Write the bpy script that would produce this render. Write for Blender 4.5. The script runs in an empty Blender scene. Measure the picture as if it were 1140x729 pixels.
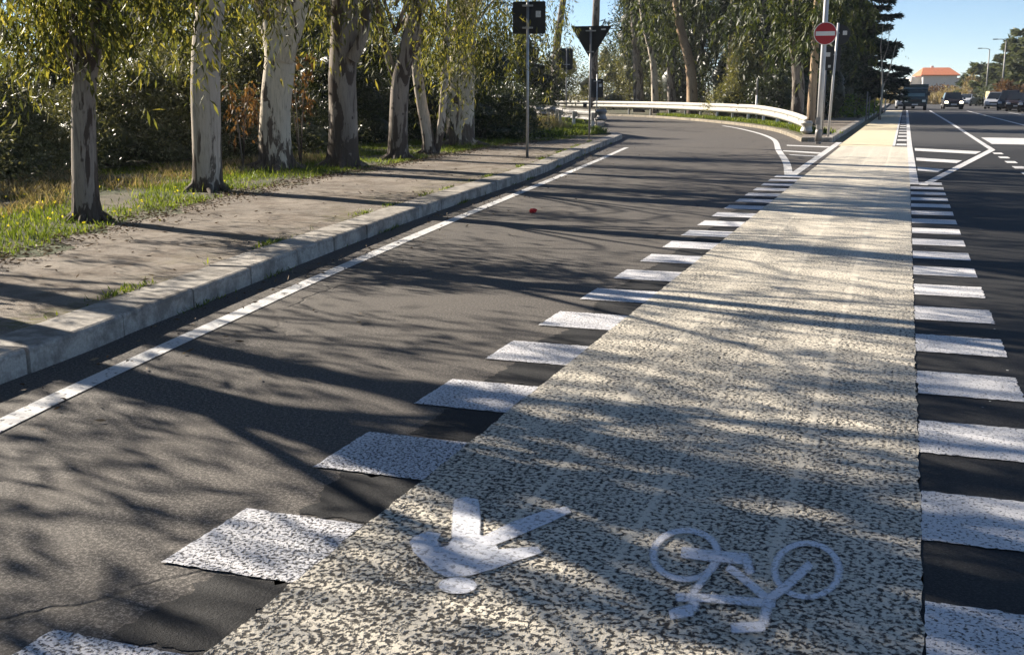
import bpy, bmesh, math, random
import numpy as np
from mathutils import Vector, Matrix
R = math.radians
random.seed(7); rng = np.random.default_rng(7)
sc = bpy.context.scene
col = sc.collection

# ------------------------------------------------------------------ camera model (photo 1140 x 729)
F, CX, CY, H = 1220.0, 570.0, 364.5, 1.5
PITCH = math.atan((CY-104)/F)
YAW = math.atan((1010-CX)/F*math.cos(PITCH))
def ray(px, py):
    a = (px-CX)/F; b = (py-CY)/F
    f = math.cos(PITCH)-b*math.sin(PITCH); u = -math.sin(PITCH)-b*math.cos(PITCH)
    return (a*math.cos(YAW)-f*math.sin(YAW), a*math.sin(YAW)+f*math.cos(YAW), u)
def gp(px, py, z=0.0):
    r = ray(px, py); t = (z-H)/r[2]
    return (r[0]*t, r[1]*t)
def gy(px, py, Y):
    r = ray(px, py); t = Y/r[1]
    return (r[0]*t, Y, H+r[2]*t)

cam = bpy.data.cameras.new('camera'); co = bpy.data.objects.new('camera', cam); col.objects.link(co)
cam.sensor_width = 36; cam.lens = F/1140*36; cam.clip_start = .05; cam.clip_end = 4000
co.location = (0, 0, H); co.rotation_euler = (math.pi/2-PITCH, 0, YAW)
sc.camera = co

# ------------------------------------------------------------------ world and sun
SUN_EL = R(27); SUN_AZ = math.atan2(-.95, .30)          # compass-like: x = sin, y = cos
w = bpy.data.worlds.new('World'); sc.world = w; w.use_nodes = True
nt = w.node_tree; bg = nt.nodes['Background']
sky = nt.nodes.new('ShaderNodeTexSky'); sky.sky_type = 'NISHITA'; sky.sun_disc = False
sky.sun_elevation = SUN_EL; sky.sun_rotation = SUN_AZ; sky.air_density = .6; sky.dust_density = .0; sky.ozone_density = 1.9
nt.links.new(sky.outputs[0], bg.inputs[0]); bg.inputs[1].default_value = .06
sd = Vector((math.sin(SUN_AZ)*math.cos(SUN_EL), math.cos(SUN_AZ)*math.cos(SUN_EL), math.sin(SUN_EL)))
sl = bpy.data.lights.new('sun', 'SUN'); so = bpy.data.objects.new('sun', sl); col.objects.link(so)
sl.energy = 5.0; sl.angle = R(.5); sl.color = (1, .90, .76)
so.rotation_euler = sd.to_track_quat('Z', 'Y').to_euler(); so.location = (-30, 10, 30)
sc.view_settings.view_transform = 'Standard'; sc.view_settings.look = 'None'
sc.view_settings.gamma = 1; sc.view_settings.exposure = 1.3; sc.view_settings.use_curve_mapping = False
cy = sc.cycles
cy.max_bounces = 5; cy.diffuse_bounces = 3; cy.glossy_bounces = 2; cy.transmission_bounces = 3; cy.transparent_max_bounces = 6
cy.use_denoising = True
cy.caustics_reflective = False; cy.caustics_refractive = False

# ------------------------------------------------------------------ materials
def S(v): return tuple(v)+(1,) if len(v) == 3 else v
class NT:
    def __init__(s, name):
        s.m = bpy.data.materials.new(name); s.m.use_nodes = True; s.t = s.m.node_tree
        s.p = s.t.nodes['Principled BSDF']; s.out = s.t.nodes['Material Output']
    def n(s, typ, **k):
        o = s.t.nodes.new(typ)
        for a, v in k.items(): setattr(o, a, v)
        return o
    def l(s, a, b): s.t.links.new(a, b)
    def pos(s, scale=(1, 1, 1), obj=False, rot=0):
        mp = s.n('ShaderNodeMapping'); mp.inputs['Scale'].default_value = scale; mp.inputs['Rotation'].default_value = (0, 0, rot)
        if obj: s.l(s.n('ShaderNodeTexCoord').outputs['Object'], mp.inputs[0])
        else: s.l(s.n('ShaderNodeNewGeometry').outputs['Position'], mp.inputs[0])
        return mp.outputs[0]
    def noise(s, vec, scale, detail=3, rough=.5, dist=0):
        o = s.n('ShaderNodeTexNoise'); s.l(vec, o.inputs['Vector'])
        o.inputs['Scale'].default_value = scale; o.inputs['Detail'].default_value = detail
        o.inputs['Roughness'].default_value = rough; o.inputs['Distortion'].default_value = dist
        return o.outputs['Fac']
    def ramp(s, fac, *stops, interp='LINEAR'):
        o = s.n('ShaderNodeValToRGB'); o.color_ramp.interpolation = interp
        e = o.color_ramp.elements
        while len(e) < len(stops): e.new(.5)
        for q, (p, c) in zip(e, stops):
            q.position = p; q.color = S(c) if not isinstance(c, (int, float)) else (c, c, c, 1)
        s.l(fac, o.inputs[0]); return o.outputs[0]
    def mix(s, fac, a, b, mode='MIX'):
        o = s.n('ShaderNodeMix', data_type='RGBA', blend_type=mode)
        for ix, v in ((0, fac), (6, a), (7, b)):
            sock = o.inputs[ix]
            if hasattr(v, 'is_output'): s.l(v, sock)
            elif isinstance(v, (int, float)): sock.default_value = v if ix == 0 else (v, v, v, 1)
            else: sock.default_value = S(v)
        return o.outputs[2]
    def math(s, op, a, b=0, clamp=False):
        o = s.n('ShaderNodeMath', operation=op, use_clamp=clamp)
        for sock, v in ((o.inputs[0], a), (o.inputs[1], b)):
            if hasattr(v, 'is_output'): s.l(v, sock)
            else: sock.default_value = v
        return o.outputs[0]
    def color(s, c):
        if hasattr(c, 'is_output'): s.l(c, s.p.inputs['Base Color'])
        else: s.p.inputs['Base Color'].default_value = S(c)
    def rough(s, r):
        if hasattr(r, 'is_output'): s.l(r, s.p.inputs['Roughness'])
        else: s.p.inputs['Roughness'].default_value = r
    def bump(s, h, strength=.5, dist=.01):
        o = s.n('ShaderNodeBump'); o.inputs['Strength'].default_value = strength; o.inputs['Distance'].default_value = dist
        s.l(h, o.inputs['Height']); s.l(o.outputs[0], s.p.inputs['Normal'])

def simple(name, c, rough=.6, metal=0, var=.12, scale=8, spec=.5):
    k = NT(name); v = k.pos(obj=True)
    n = k.noise(v, scale, 4, .6)
    f = k.ramp(n, (.3, tuple(x*(1-var) for x in c)), (.7, tuple(min(1, x*(1+var)) for x in c)))
    k.color(f); k.rough(rough); k.p.inputs['Metallic'].default_value = metal
    k.p.inputs['Specular IOR Level'].default_value = spec
    return k.m

def m_old_asphalt():
    k = NT('old_asphalt'); v = k.pos()
    agg = k.math('ADD', k.math('MULTIPLY', k.noise(v, 150, 2, .7), .55), k.math('MULTIPLY', k.noise(v, 62, 2, .6), .45)); big = k.noise(v, .5, 5, .6); mid = k.noise(v, 4, 5, .65)
    c = k.ramp(agg, (.38, (.016, .015, .0142)), (.5, (.07, .063, .057)), (.61, (.27, .245, .22)))
    c = k.mix(k.ramp(big, (.35, 0), (.68, .55)), c, (.118, .105, .093))
    c = k.mix(k.ramp(mid, (.52, 0), (.75, .45)), c, (.055, .05, .047))
    # streaks worn by wheels along the ramp
    st = k.noise(k.pos((1.3, .09, 1)), 1.6, 3)
    c = k.mix(k.ramp(st, (.5, 0), (.72, .3)), c, (.125, .108, .09))
    # cracks
    vo = k.n('ShaderNodeTexVoronoi', feature='DISTANCE_TO_EDGE'); vo.inputs['Scale'].default_value = .42
    dv = k.n('ShaderNodeVectorMath', operation='ADD'); nn = k.n('ShaderNodeTexNoise'); nn.inputs['Scale'].default_value = 2.2; nn.inputs['Detail'].default_value = 6
    k.l(v, nn.inputs['Vector']); k.l(v, dv.inputs[0])
    sv = k.n('ShaderNodeVectorMath', operation='SCALE'); sv.inputs['Scale'].default_value = .45; k.l(nn.outputs['Color'], sv.inputs[0]); k.l(sv.outputs[0], dv.inputs[1])
    k.l(dv.outputs[0], vo.inputs['Vector'])
    cr = k.ramp(vo.outputs['Distance'], (.0, 1), (.008, 0))
    cr = k.math('MULTIPLY', cr, k.ramp(k.noise(v, .33, 2), (.52, 0), (.57, 1)))
    c = k.mix(k.math('MULTIPLY', cr, .8), c, (.02, .018, .016))
    k.color(c); k.rough(.82); k.p.inputs['Specular IOR Level'].default_value = .35
    hh = k.math('SUBTRACT', agg, k.math('MULTIPLY', cr, 2))
    k.bump(hh, .6, .006); return k.m

def m_new_asphalt():
    k = NT('new_asphalt'); v = k.pos()
    agg = k.noise(v, 130, 2, .7); big = k.noise(v, .35, 4, .6)
    c = k.ramp(agg, (.35, (.012, .012, .013)), (.55, (.026, .026, .027)), (.75, (.06, .06, .06)))
    # the newest overlay is the near stretch; beyond it the surface is older and greyer
    sy = k.n('ShaderNodeSeparateXYZ'); k.l(v, sy.inputs[0])
    far = k.ramp(k.math('MULTIPLY', k.math('ADD', sy.outputs[1], k.math('MULTIPLY', big, 8)), .01), (.36, 0), (.42, 1))
    c = k.mix(k.math('MULTIPLY', far, .8), c, (.085, .083, .082))
    c = k.mix(k.ramp(big, (.45, 0), (.75, .25)), c, (.055, .053, .05))
    vo = k.n('ShaderNodeTexVoronoi'); vo.inputs['Scale'].default_value = 9; k.l(v, vo.inputs['Vector'])
    fl = k.math('MULTIPLY', k.ramp(vo.outputs['Distance'], (.05, 1), (.075, 0)), k.ramp(k.noise(v, 5.5, 1), (.62, 0), (.64, 1)))
    c = k.mix(fl, c, (.6, .6, .58))
    k.color(c); k.rough(.8); k.p.inputs['Specular IOR Level'].default_value = .3
    k.bump(agg, .6, .006); return k.m

def chipn(k, v, scale):
    return k.math('ADD', k.math('MULTIPLY', k.noise(v, scale, 2, .5, .25), .74), k.math('MULTIPLY', k.noise(v, scale*2.1, 2, .6), .26))
def m_chip(name, paint, under, frac_near, frac_far, scale=24, y0=2.5, y1=20, tint2=None, seams=()):
    """paint on coarse surface dressing: dark pits show between painted stones; cover is better further along"""
    k = NT(name); v = k.pos((1, 1, .1)); sy = k.n('ShaderNodeSeparateXYZ'); k.l(k.n('ShaderNodeNewGeometry').outputs['Position'], sy.inputs[0])
    n = chipn(k, v, scale)
    t = k.n('ShaderNodeMapRange'); k.l(sy.outputs[1], t.inputs[0]); t.inputs[1].default_value = y0; t.inputs[2].default_value = y1
    t.inputs[3].default_value = frac_near; t.inputs[4].default_value = frac_far
    wear = k.noise(v, .9, 4, .6)
    th = k.math('ADD', t.outputs[0], k.math('MULTIPLY', k.math('SUBTRACT', wear, .5), .11))
    trk = k.noise(k.pos((1.0, .03, .1)), 4.5, 4, .6)
    th = k.math('ADD', th, k.math('MULTIPLY', k.math('SUBTRACT', trk, .5), .15))
    for (sx, wd) in seams:       # seams where two passes of the sprayer overlap: better covered, smoother
        d = k.math('ABSOLUTE', k.math('SUBTRACT', sy.outputs[0], sx)); s_ = k.math('SUBTRACT', 1, k.math('DIVIDE', d, wd), True)
        th = k.math('SUBTRACT', th, k.math('MULTIPLY', s_, k.math('MULTIPLY', k.noise(k.pos((.3, 1.2, .1)), 1.5, 3), .16)))
    dlt = k.math('SUBTRACT', n, th)
    f = k.ramp(k.math('ADD', k.math('MULTIPLY', dlt, 6), .5, True), (.15, 0), (.85, 1))
    fine = k.noise(v, 180, 2, .7)
    p2 = k.mix(k.ramp(k.noise(v, 1.6, 4, .6), (.35, 0), (.7, .7)), paint, tint2 or tuple(x*.82 for x in paint))
    p2 = k.mix(k.ramp(fine, (.35, .35), (.6, 0)), p2, tuple(x*.5 for x in paint))
    k.color(k.mix(f, under, p2)); k.rough(.75); k.p.inputs['Specular IOR Level'].default_value = .3
    k.bump(k.math('ADD', f, k.math('MULTIPLY', fine, .3)), .75, .009); return k.m

def m_stencil():
    """sprayed emblem paint: thin, the pits between the stones stay open"""
    k = NT('sprayed_blue_white_paint'); v = k.pos((1, 1, .1))
    n = chipn(k, v, 54); big = k.noise(v, 6, 4); fine = k.noise(v, 160, 2, .7)
    c = k.mix(k.ramp(big, (.3, 0), (.7, .6)), (.84, .85, .89), (.72, .74, .80))
    k.color(k.mix(k.ramp(fine, (.3, .3), (.6, 0)), c, (.3, .32, .42))); k.rough(.75); k.bump(n, .4, .006)
    att = k.n('ShaderNodeAttribute'); att.attribute_name = 'spray'
    pit = k.ramp(k.math('ADD', n, k.math('MULTIPLY', k.math('SUBTRACT', big, .5), .14)), (.40, 0), (.48, 1))
    al = k.math('ADD', att.outputs['Fac'], k.math('MULTIPLY', k.math('SUBTRACT', fine, .5), .55))
    al = k.ramp(al, (.12, 0), (.75, .93))
    al = k.math('MULTIPLY', al, k.math('ADD', k.math('MULTIPLY', pit, .5), .5))
    tr = k.n('ShaderNodeBsdfTransparent'); mx = k.n('ShaderNodeMixShader')
    k.l(al, mx.inputs[0]); k.l(tr.outputs[0], mx.inputs[1]); k.l(k.p.outputs[0], mx.inputs[2]); k.l(mx.outputs[0], k.out.inputs[0])
    return k.m

def m_leaf(name, c1, c2, c3, trans=.35, rough=.55):
    k = NT(name); a = k.n('ShaderNodeAttribute'); a.attribute_name = 'tint'
    c = k.ramp(a.outputs['Fac'], (0, c1), (.6, c2), (1, c3))
    k.color(c); k.rough(rough); k.p.inputs['Specular IOR Level'].default_value = .32
    t = k.n('ShaderNodeBsdfTranslucent'); tc = k.mix(1, c, (1.9, 1.75, .75), 'MULTIPLY'); k.l(tc, t.inputs[0])
    mx = k.n('ShaderNodeMixShader'); mx.inputs[0].default_value = trans
    k.l(k.p.outputs[0], mx.inputs[1]); k.l(t.outputs[0], mx.inputs[2]); k.l(mx.outputs[0], k.out.inputs[0]); return k.m

def m_bark(name, pale, mid, dark, base_dark=1.2, patch=.55, low=(.05, .038, .03)):
    """peeling gum bark: pale smooth skin, flakes, and a rough dark sock round the foot"""
    k = NT(name); v = k.pos((1, 1, .28), obj=True); v0 = k.pos(obj=True)
    sy = k.n('ShaderNodeSeparateXYZ'); k.l(v0, sy.inputs[0])
    big = k.noise(v, 4.5, 5, .62, .6); fine = k.noise(k.pos((1, 1, .12), obj=True), 34, 4, .7)
    c = k.mix(k.ramp(k.noise(v, 1.9, 4), (.35, 0), (.65, 1)), pale, mid)
    c = k.mix(k.ramp(big, (patch, 0), (patch+.03, 1)), c, dark)
    edge = k.math('ADD', sy.outputs[2], k.math('MULTIPLY', k.math('SUBTRACT', k.noise(k.pos((1, 1, .1), obj=True), 3.6, 4, .6), .5), 7*base_dark+.8))
    sock = k.ramp(k.math('DIVIDE', edge, max(base_dark, .01)*2), (.47, 1), (.52, 0))
    lowc = k.mix(k.ramp(fine, (.3, 0), (.7, 1)), low, tuple(x*2.2 for x in low))
    c = k.mix(sock, c, lowc)
    c = k.mix(k.ramp(fine, (.5, 0), (.72, .6)), c, tuple(x*.4 for x in mid))
    st = k.noise(k.pos((1, 1, .05), obj=True), 15, 5, .7, .4); c = k.mix(k.ramp(st, (.54, 0), (.66, .55)), c, tuple(x*.55 for x in mid))
    vo = k.n('ShaderNodeTexVoronoi'); vo.inputs['Scale'].default_value = 4.2; k.l(k.pos((1, 1, .8), obj=True), vo.inputs['Vector'])
    c = k.mix(k.ramp(vo.outputs['Distance'], (.09, .85), (.13, 0)), c, tuple(x*.5 for x in dark))
    k.color(c); k.rough(.85); k.p.inputs['Specular IOR Level'].default_value = .25
    k.bump(k.math('ADD', k.math('MULTIPLY', fine, .6), k.math('MULTIPLY', sock, .8)), .7, .02); return k.m

def m_soil():
    k = NT('leafy_soil'); v = k.pos()
    c = k.ramp(k.noise(v, 2.4, 6, .7), (.3, (.05, .042, .028)), (.5, (.1, .085, .055)), (.7, (.17, .14, .09)))
    c = k.mix(k.ramp(k.noise(v, .8, 4), (.45, 0), (.6, .7)), c, (.05, .075, .022))
    k.color(c); k.rough(.95); k.bump(k.noise(v, 26, 4, .7), .8, .03); return k.m
def m_field():
    k = NT('dry_field'); v = k.pos()
    c = k.ramp(k.noise(v, .12, 6, .7), (.3, (.1, .1, .045)), (.5, (.22, .19, .1)), (.7, (.3, .25, .14)))
    k.color(c); k.rough(.95); return k.m
def m_pavement():
    k = NT('dusty_pavement'); v = k.pos()
    agg = k.noise(v, 120, 2, .7); big = k.noise(v, .9, 6, .65); mid = k.noise(v, 5, 5, .7)
    c = k.ramp(agg, (.3, (.10, .084, .07)), (.55, (.25, .215, .178)), (.75, (.38, .33, .28)))
    c = k.mix(k.ramp(big, (.42, 0), (.62, .75)), c, (.32, .275, .225))
    c = k.mix(k.ramp(mid, (.5, 0), (.68, .7)), c, (.09, .066, .045))
    c = k.mix(k.ramp(k.noise(v, 2.1, 6, .75), (.47, 0), (.6, .7)), c, (.115, .083, .055))
    moss = k.math('MULTIPLY', k.ramp(k.noise(v, 1.3, 5, .7), (.5, 0), (.6, 1)), k.ramp(k.noise(v, 16, 3), (.42, 0), (.55, 1)))
    at = k.n('ShaderNodeAttribute'); at.attribute_name = 'kerbside'
    c = k.mix(k.math('MULTIPLY', moss, k.math('MULTIPLY', at.outputs['Fac'], .9)), c, (.13, .12, .028))
    k.color(c); k.rough(.92); k.bump(k.math('ADD', agg, k.math('MULTIPLY', mid, 1.6)), .8, .02); return k.m
def m_kerb(pale=(.58, .535, .475), name='kerb_stone'):
    k = NT(name); v = k.pos(); sy = k.n('ShaderNodeSeparateXYZ'); k.l(v, sy.inputs[0])
    c = k.ramp(k.noise(v, 60, 3, .7), (.3, tuple(x*.6 for x in pale)), (.7, pale))
    at = k.n('ShaderNodeAttribute'); at.attribute_name = 'tint'
    c = k.mix(k.math('MULTIPLY', at.outputs['Fac'], .45), c, tuple(x*.45 for x in pale))
    d = k.noise(v, 3.2, 6, .7); c = k.mix(k.ramp(d, (.44, 0), (.6, .7)), c, (.12, .105, .09))
    # grime along the arris and foot of the stones
    gr = k.ramp(k.math('ADD', sy.outputs[2], k.math('MULTIPLY', k.noise(v, 9, 4), .12)), (.135, 0), (.165, .0), (.178, .3), (.2, .05))
    c = k.mix(gr, c, (.045, .04, .036))
    k.color(c); k.rough(.88); k.bump(k.noise(v, 45, 4, .7), .5, .01); return k.m

M = {}
M['old'] = m_old_asphalt(); M['new'] = m_new_asphalt()
M['cream'] = m_chip('cream_chip_seal', (.78, .715, .595), (.05, .045, .04), .482, .395, 54, 2.5, 16, tint2=(.70, .635, .52), seams=((-.31, .03), (-.79, .022), (-1.22, .02)))
M['cream_far'] = m_chip('cream_smooth_coat', (.80, .70, .49), (.16, .13, .1), .36, .3, 20, 25, 60)
M['white_chip'] = m_chip('white_paint_on_chip', (.78, .77, .79), (.06, .058, .06), .458, .37, 74, 2.5, 13, tint2=(.74, .74, .77))
M['white_new'] = m_chip('white_paint_on_new_asphalt', (.82, .81, .82), (.07, .07, .07), .42, .37, 74, 2.5, 12)
M['white_line'] = m_chip('white_line_paint', (.74, .73, .72), (.1, .095, .09), .38, .36, 30, 2, 20)
M['black_paint'] = simple('fresh_bitumen_patch', (.012, .012, .012), .8, 0, .3, 60)
M['stencil'] = m_stencil()
M['soil'] = m_soil(); M['field'] = m_field(); M['pave'] = m_pavement(); M['kerb'] = m_kerb()
M['kerb2'] = m_kerb((.42, .36, .26), 'yellowed_kerb_stone')
GUM1, GUM2, GUM3 = (.045, .056, .02), (.10, .11, .038), (.24, .22, .065)
M['gum'] = m_leaf('gum_leaf', GUM1, GUM2, GUM3, .48)
M['gum_far'] = m_leaf('gum_leaf_distant', (.024, .036, .012), (.05, .07, .022), (.12, .135, .04), .3)
M['olive'] = m_leaf('olive_leaf', (.055, .062, .03), (.125, .135, .068), (.25, .24, .15), .18, .46)
M['olive_pale'] = m_leaf('pale_olive_leaf', (.07, .078, .034), (.15, .155, .07), (.25, .24, .12), .3, .45)
M['dark_leaf'] = m_leaf('dark_evergreen_leaf', (.016, .023, .01), (.037, .052, .02), (.085, .1, .034), .15, .4)
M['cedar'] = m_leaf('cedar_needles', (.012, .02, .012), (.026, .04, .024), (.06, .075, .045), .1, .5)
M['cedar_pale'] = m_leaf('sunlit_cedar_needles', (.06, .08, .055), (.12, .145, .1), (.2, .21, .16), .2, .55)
M['dead'] = m_leaf('dead_orange_leaf', (.06, .032, .017), (.12, .065, .034), (.2, .12, .07), .3, .6)
M['dry'] = m_leaf('dry_straw', (.16, .125, .075), (.3, .245, .155), (.42, .36, .24), .25, .7)
M['grass'] = m_leaf('grass_blade', (.05, .078, .017), (.115, .165, .03), (.22, .26, .05), .4, .5)
M['weed'] = m_leaf('bright_weed_leaf', (.08, .16, .02), (.16, .26, .03), (.28, .36, .05), .4, .5)
M['flower'] = m_leaf('yellow_petal', (.6, .55, .04), (.75, .68, .06), (.8, .75, .12), .3, .6)
M['twig'] = m_leaf('brown_litter', (.08, .05, .03), (.16, .11, .07), (.3, .23, .16), .05, .8)
M['bark_pale'] = m_bark('pale_gum_bark', (.58, .51, .42), (.41, .35, .285), (.10, .075, .058), .55, .575)
M['bark_cream'] = m_bark('cream_gum_bark', (.68, .60, .48), (.52, .445, .345), (.11, .08, .06), .35, .56)
M['bark_grey'] = m_bark('grey_gum_bark', (.34, .295, .25), (.22, .185, .155), (.07, .052, .042), .45, .51)
M['bark_dark'] = m_bark('dark_gum_bark', (.34, .295, .245), (.18, .152, .128), (.08, .062, .05), .55, .51)
M['bark_warm'] = m_bark('warm_gum_bark', (.5, .36, .23), (.38, .26, .16), (.13, .085, .055), .4, .62)
M['bark_far'] = m_bark('distant_trunk_bark', (.28, .24, .19), (.18, .15, .12), (.07, .055, .045), .5, .54)
M['galv'] = simple('galvanised_steel', (.42, .43, .44), .5, .75, .15, 12)
M['rail'] = simple('weathered_rail_zinc', (.47, .45, .40), .55, .25, .12, 3)
M['pole'] = simple('pale_grey_pole', (.50, .50, .50), .5, .2, .1, 6)
M['pole_d'] = simple('dull_grey_pole', (.27, .26, .25), .55, .4, .15, 9)
M['signback'] = simple('dark_sign_back', (.016, .018, .021), .5, .1, .25, 5)
M['red'] = simple('sign_red', (.42, .012, .018), .4, 0, .08, 5)
M['white'] = simple('sign_white', (.78, .77, .75), .45, 0, .05, 5)
M['sticker'] = simple('sticker_white', (.62, .63, .62), .5, 0, .25, 40)
M['blue'] = simple('sign_blue', (.02, .09, .35), .4, 0, .06, 5)
M['litter_red'] = simple('crushed_red_foil', (.62, .03, .03), .3, .1, .25, 60)
M['tyre'] = simple('tyre_rubber', (.018, .018, .018), .8)
M['rim'] = simple('wheel_rim', (.35, .35, .36), .35, .8)
M['glass'] = simple('dark_car_glass', (.018, .022, .026), .08, 0, .1, 2, .8)
M['glass_reflecting'] = simple('truck_glass_painted_reflection', (.10, .19, .20), .1, 0, .1, 2, .8)  # windscreen reflection put into a paler base colour
M['trim'] = simple('black_car_trim', (.015, .015, .016), .5)
M['roof'] = simple('orange_roof_tile', (.50, .16, .07), .8, 0, .2, 3)
M['plaster'] = simple('pale_plaster', (.5, .485, .475), .85, 0, .06, .8)
M['plaster_w'] = simple('white_plaster', (.78, .72, .64), .85, 0, .06, .8)
M['sand'] = simple('sand_yellow_board', (.62, .52, .28), .75, 0, .1, 3)
M['lamp_off'] = simple('headlamp_glass', (.7, .72, .74), .15, .2, .1, 3)
def m_emit(name, c, s):
    k = NT(name); k.color((.8, .8, .75)); k.p.inputs['Emission Color'].default_value = S(c); k.p.inputs['Emission Strength'].default_value = s; return k.m
M['lamp_on'] = m_emit('lit_headlamp', (1, .86, .62), 5)
def paint(name, c): return simple(name, c, .25, .3, .05, 2)

# ------------------------------------------------------------------ object helpers
def link(o, parent=None, label=None, cat=None, group=None, kind=None):
    if o.name not in col.objects: col.objects.link(o)
    if parent is not None: o.parent = parent
    if label: o['label'] = label
    if cat: o['category'] = cat
    if group: o['group'] = group
    if kind: o['kind'] = kind
    return o
def thing(name, label, cat, loc=(0, 0, 0), rz=0, group=None):
    o = bpy.data.objects.new(name, None); o.empty_display_size = .3
    o.location = loc; o.rotation_euler = (0, 0, rz)
    return link(o, None, label, cat, group)
class MB:
    def __init__(s): s.v = []; s.f = []; s.smooth = []
    def add(s, verts, faces, smooth=False):
        b = len(s.v); s.v += [tuple(map(float, q)) for q in verts]
        for q in faces: s.f.append(tuple(i+b for i in q)); s.smooth.append(smooth)
        return s
    def box(s, c, d, rz=0, taper=(1, 1)):
        x, y, z = (q/2 for q in d); cr, sr = math.cos(rz), math.sin(rz); vs = []
        for k in (-1, 1):
            tx, ty = taper if k > 0 else (1, 1)
            for i, j in ((-1, -1), (1, -1), (1, 1), (-1, 1)):
                a, b = i*x*tx, j*y*ty
                vs.append((c[0]+a*cr-b*sr, c[1]+a*sr+b*cr, c[2]+k*z))
        return s.add(vs, [(3, 2, 1, 0), (4, 5, 6, 7), (0, 1, 5, 4), (1, 2, 6, 5), (2, 3, 7, 6), (3, 0, 4, 7)])
    def tube(s, path, radii, seg=10, caps=True, rough=0., seed=0):
        P = np.array(path, float); n = len(P)
        if np.isscalar(radii): radii = [radii]*n
        T = np.gradient(P, axis=0); T /= np.linalg.norm(T, axis=1)[:, None]+1e-9
        ref = np.array((1., 0, 0)) if abs(T[0][0]) < .8 else np.array((0, 1., 0))
        vs = []; ph = seed*1.7
        for i in range(n):
            a = np.cross(T[i], ref); a /= np.linalg.norm(a)+1e-9; b = np.cross(T[i], a)
            for q in range(seg):
                th = 2*math.pi*q/seg; r = radii[i]
                if rough:
                    r *= 1+rough*(math.sin(2*th+ph+.9*P[i][2])+.6*math.sin(3*th-ph+1.7*P[i][2])+.4*math.sin(5*th+2.9*P[i][2]+ph*2))
                vs.append(P[i]+r*(math.cos(th)*a+math.sin(th)*b))
        fs = []
        for i in range(n-1):
            for q in range(seg):
                q2 = (q+1) % seg
                fs.append((i*seg+q, i*seg+q2, (i+1)*seg+q2, (i+1)*seg+q))
        s.add(vs, fs, True)
        if caps:
            s.add(vs[:seg], [tuple(range(seg))]); s.add(vs[-seg:], [tuple(reversed(range(seg)))])
        return s
    def prism(s, pts, axis, a, b):
        """2D outline extruded along axis ('x','y','z') from a to b"""
        n = len(pts)
        def q(p, t):
            return {'x': (t, p[0], p[1]), 'y': (p[0], t, p[1]), 'z': (p[0], p[1], t)}[axis]
        vs = [q(p, a) for p in pts]+[q(p, b) for p in pts]
        fs = [tuple(range(n)), tuple(range(2*n-1, n-1, -1))]+[(i, n+i, n+(i+1) % n, (i+1) % n) for i in range(n)]
        return s.add(vs, fs)
    def build(s, name, mat, parent=None, bevel=0, **k):
        me = bpy.data.meshes.new(name); me.from_pydata(s.v, [], s.f)
        me.polygons.foreach_set('use_smooth', s.smooth)
        bm = bmesh.new(); bm.from_mesh(me); bmesh.ops.remove_doubles(bm, verts=bm.verts, dist=1e-5)
        bmesh.ops.recalc_face_normals(bm, faces=bm.faces)
        if bevel: bmesh.ops.bevel(bm, geom=[e for e in bm.edges if len(e.link_faces) == 2 and e.calc_face_angle(0) > .5], offset=bevel, segments=2, affect='EDGES', profile=.6)
        bm.to_mesh(me); bm.free()
        me.materials.append(mat); o = bpy.data.objects.new(name, me)
        return link(o, parent, **k)
def flat(name, polys, z, mat, kind='structure', **k):
    me = bpy.data.meshes.new(name); bm = bmesh.new()
    for p in polys:
        vs = [bm.verts.new((q[0], q[1], q[2] if len(q) > 2 else z)) for q in p]
        f = bm.faces.new(vs)
    bmesh.ops.triangulate(bm, faces=[f for f in bm.faces if len(f.verts) > 4])
    for f in bm.faces:
        f.normal_update()
        if f.normal.z < 0: f.normal_flip()
    bm.to_mesh(me); bm.free(); me.materials.append(mat)
    return link(bpy.data.objects.new(name, me), kind=kind, **k)

def smooth_path(pts, step=1.0):
    """Catmull-Rom through 2D/3D points"""
    P = [np.array(p, float) for p in pts]; P = [2*P[0]-P[1]]+P+[2*P[-1]-P[-2]]; out = []
    for i in range(1, len(P)-2):
        n = max(2, int(np.linalg.norm(P[i+1]-P[i])/step))
        for k in range(n):
            t = k/n; a, b, c, d = P[i-1], P[i], P[i+1], P[i+2]
            out.append(.5*(2*b+(c-a)*t+(2*a-5*b+4*c-d)*t*t+(3*b-a-3*c+d)*t**3))
    out.append(P[-2]); return np.array(out)
def normals2(P):
    T = np.gradient(P[:, :2], axis=0); T /= np.linalg.norm(T, axis=1)[:, None]+1e-9
    return np.stack([-T[:, 1], T[:, 0]], 1)          # left of travel
def offset(P, d): return P[:, :2]+normals2(P)*d
def jag(poly, step=.03, amp=.006):
    out = []; n = len(poly)
    for i in range(n):
        a = np.array(poly[i][:2]); b = np.array(poly[(i+1) % n][:2]); L = np.linalg.norm(b-a); m = max(1, int(L/step))
        nn = np.array((-(b-a)[1], (b-a)[0]))/max(L, 1e-6)
        for k in range(m): out.append(tuple(a+(b-a)*k/m+nn*rng.normal(0, amp)))
    return out
def band(P, w0, w1):
    a = offset(P, w0); b = offset(P, w1)
    return [[tuple(a[i]), tuple(a[i+1]), tuple(b[i+1]), tuple(b[i])] for i in range(len(P)-1)]

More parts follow.
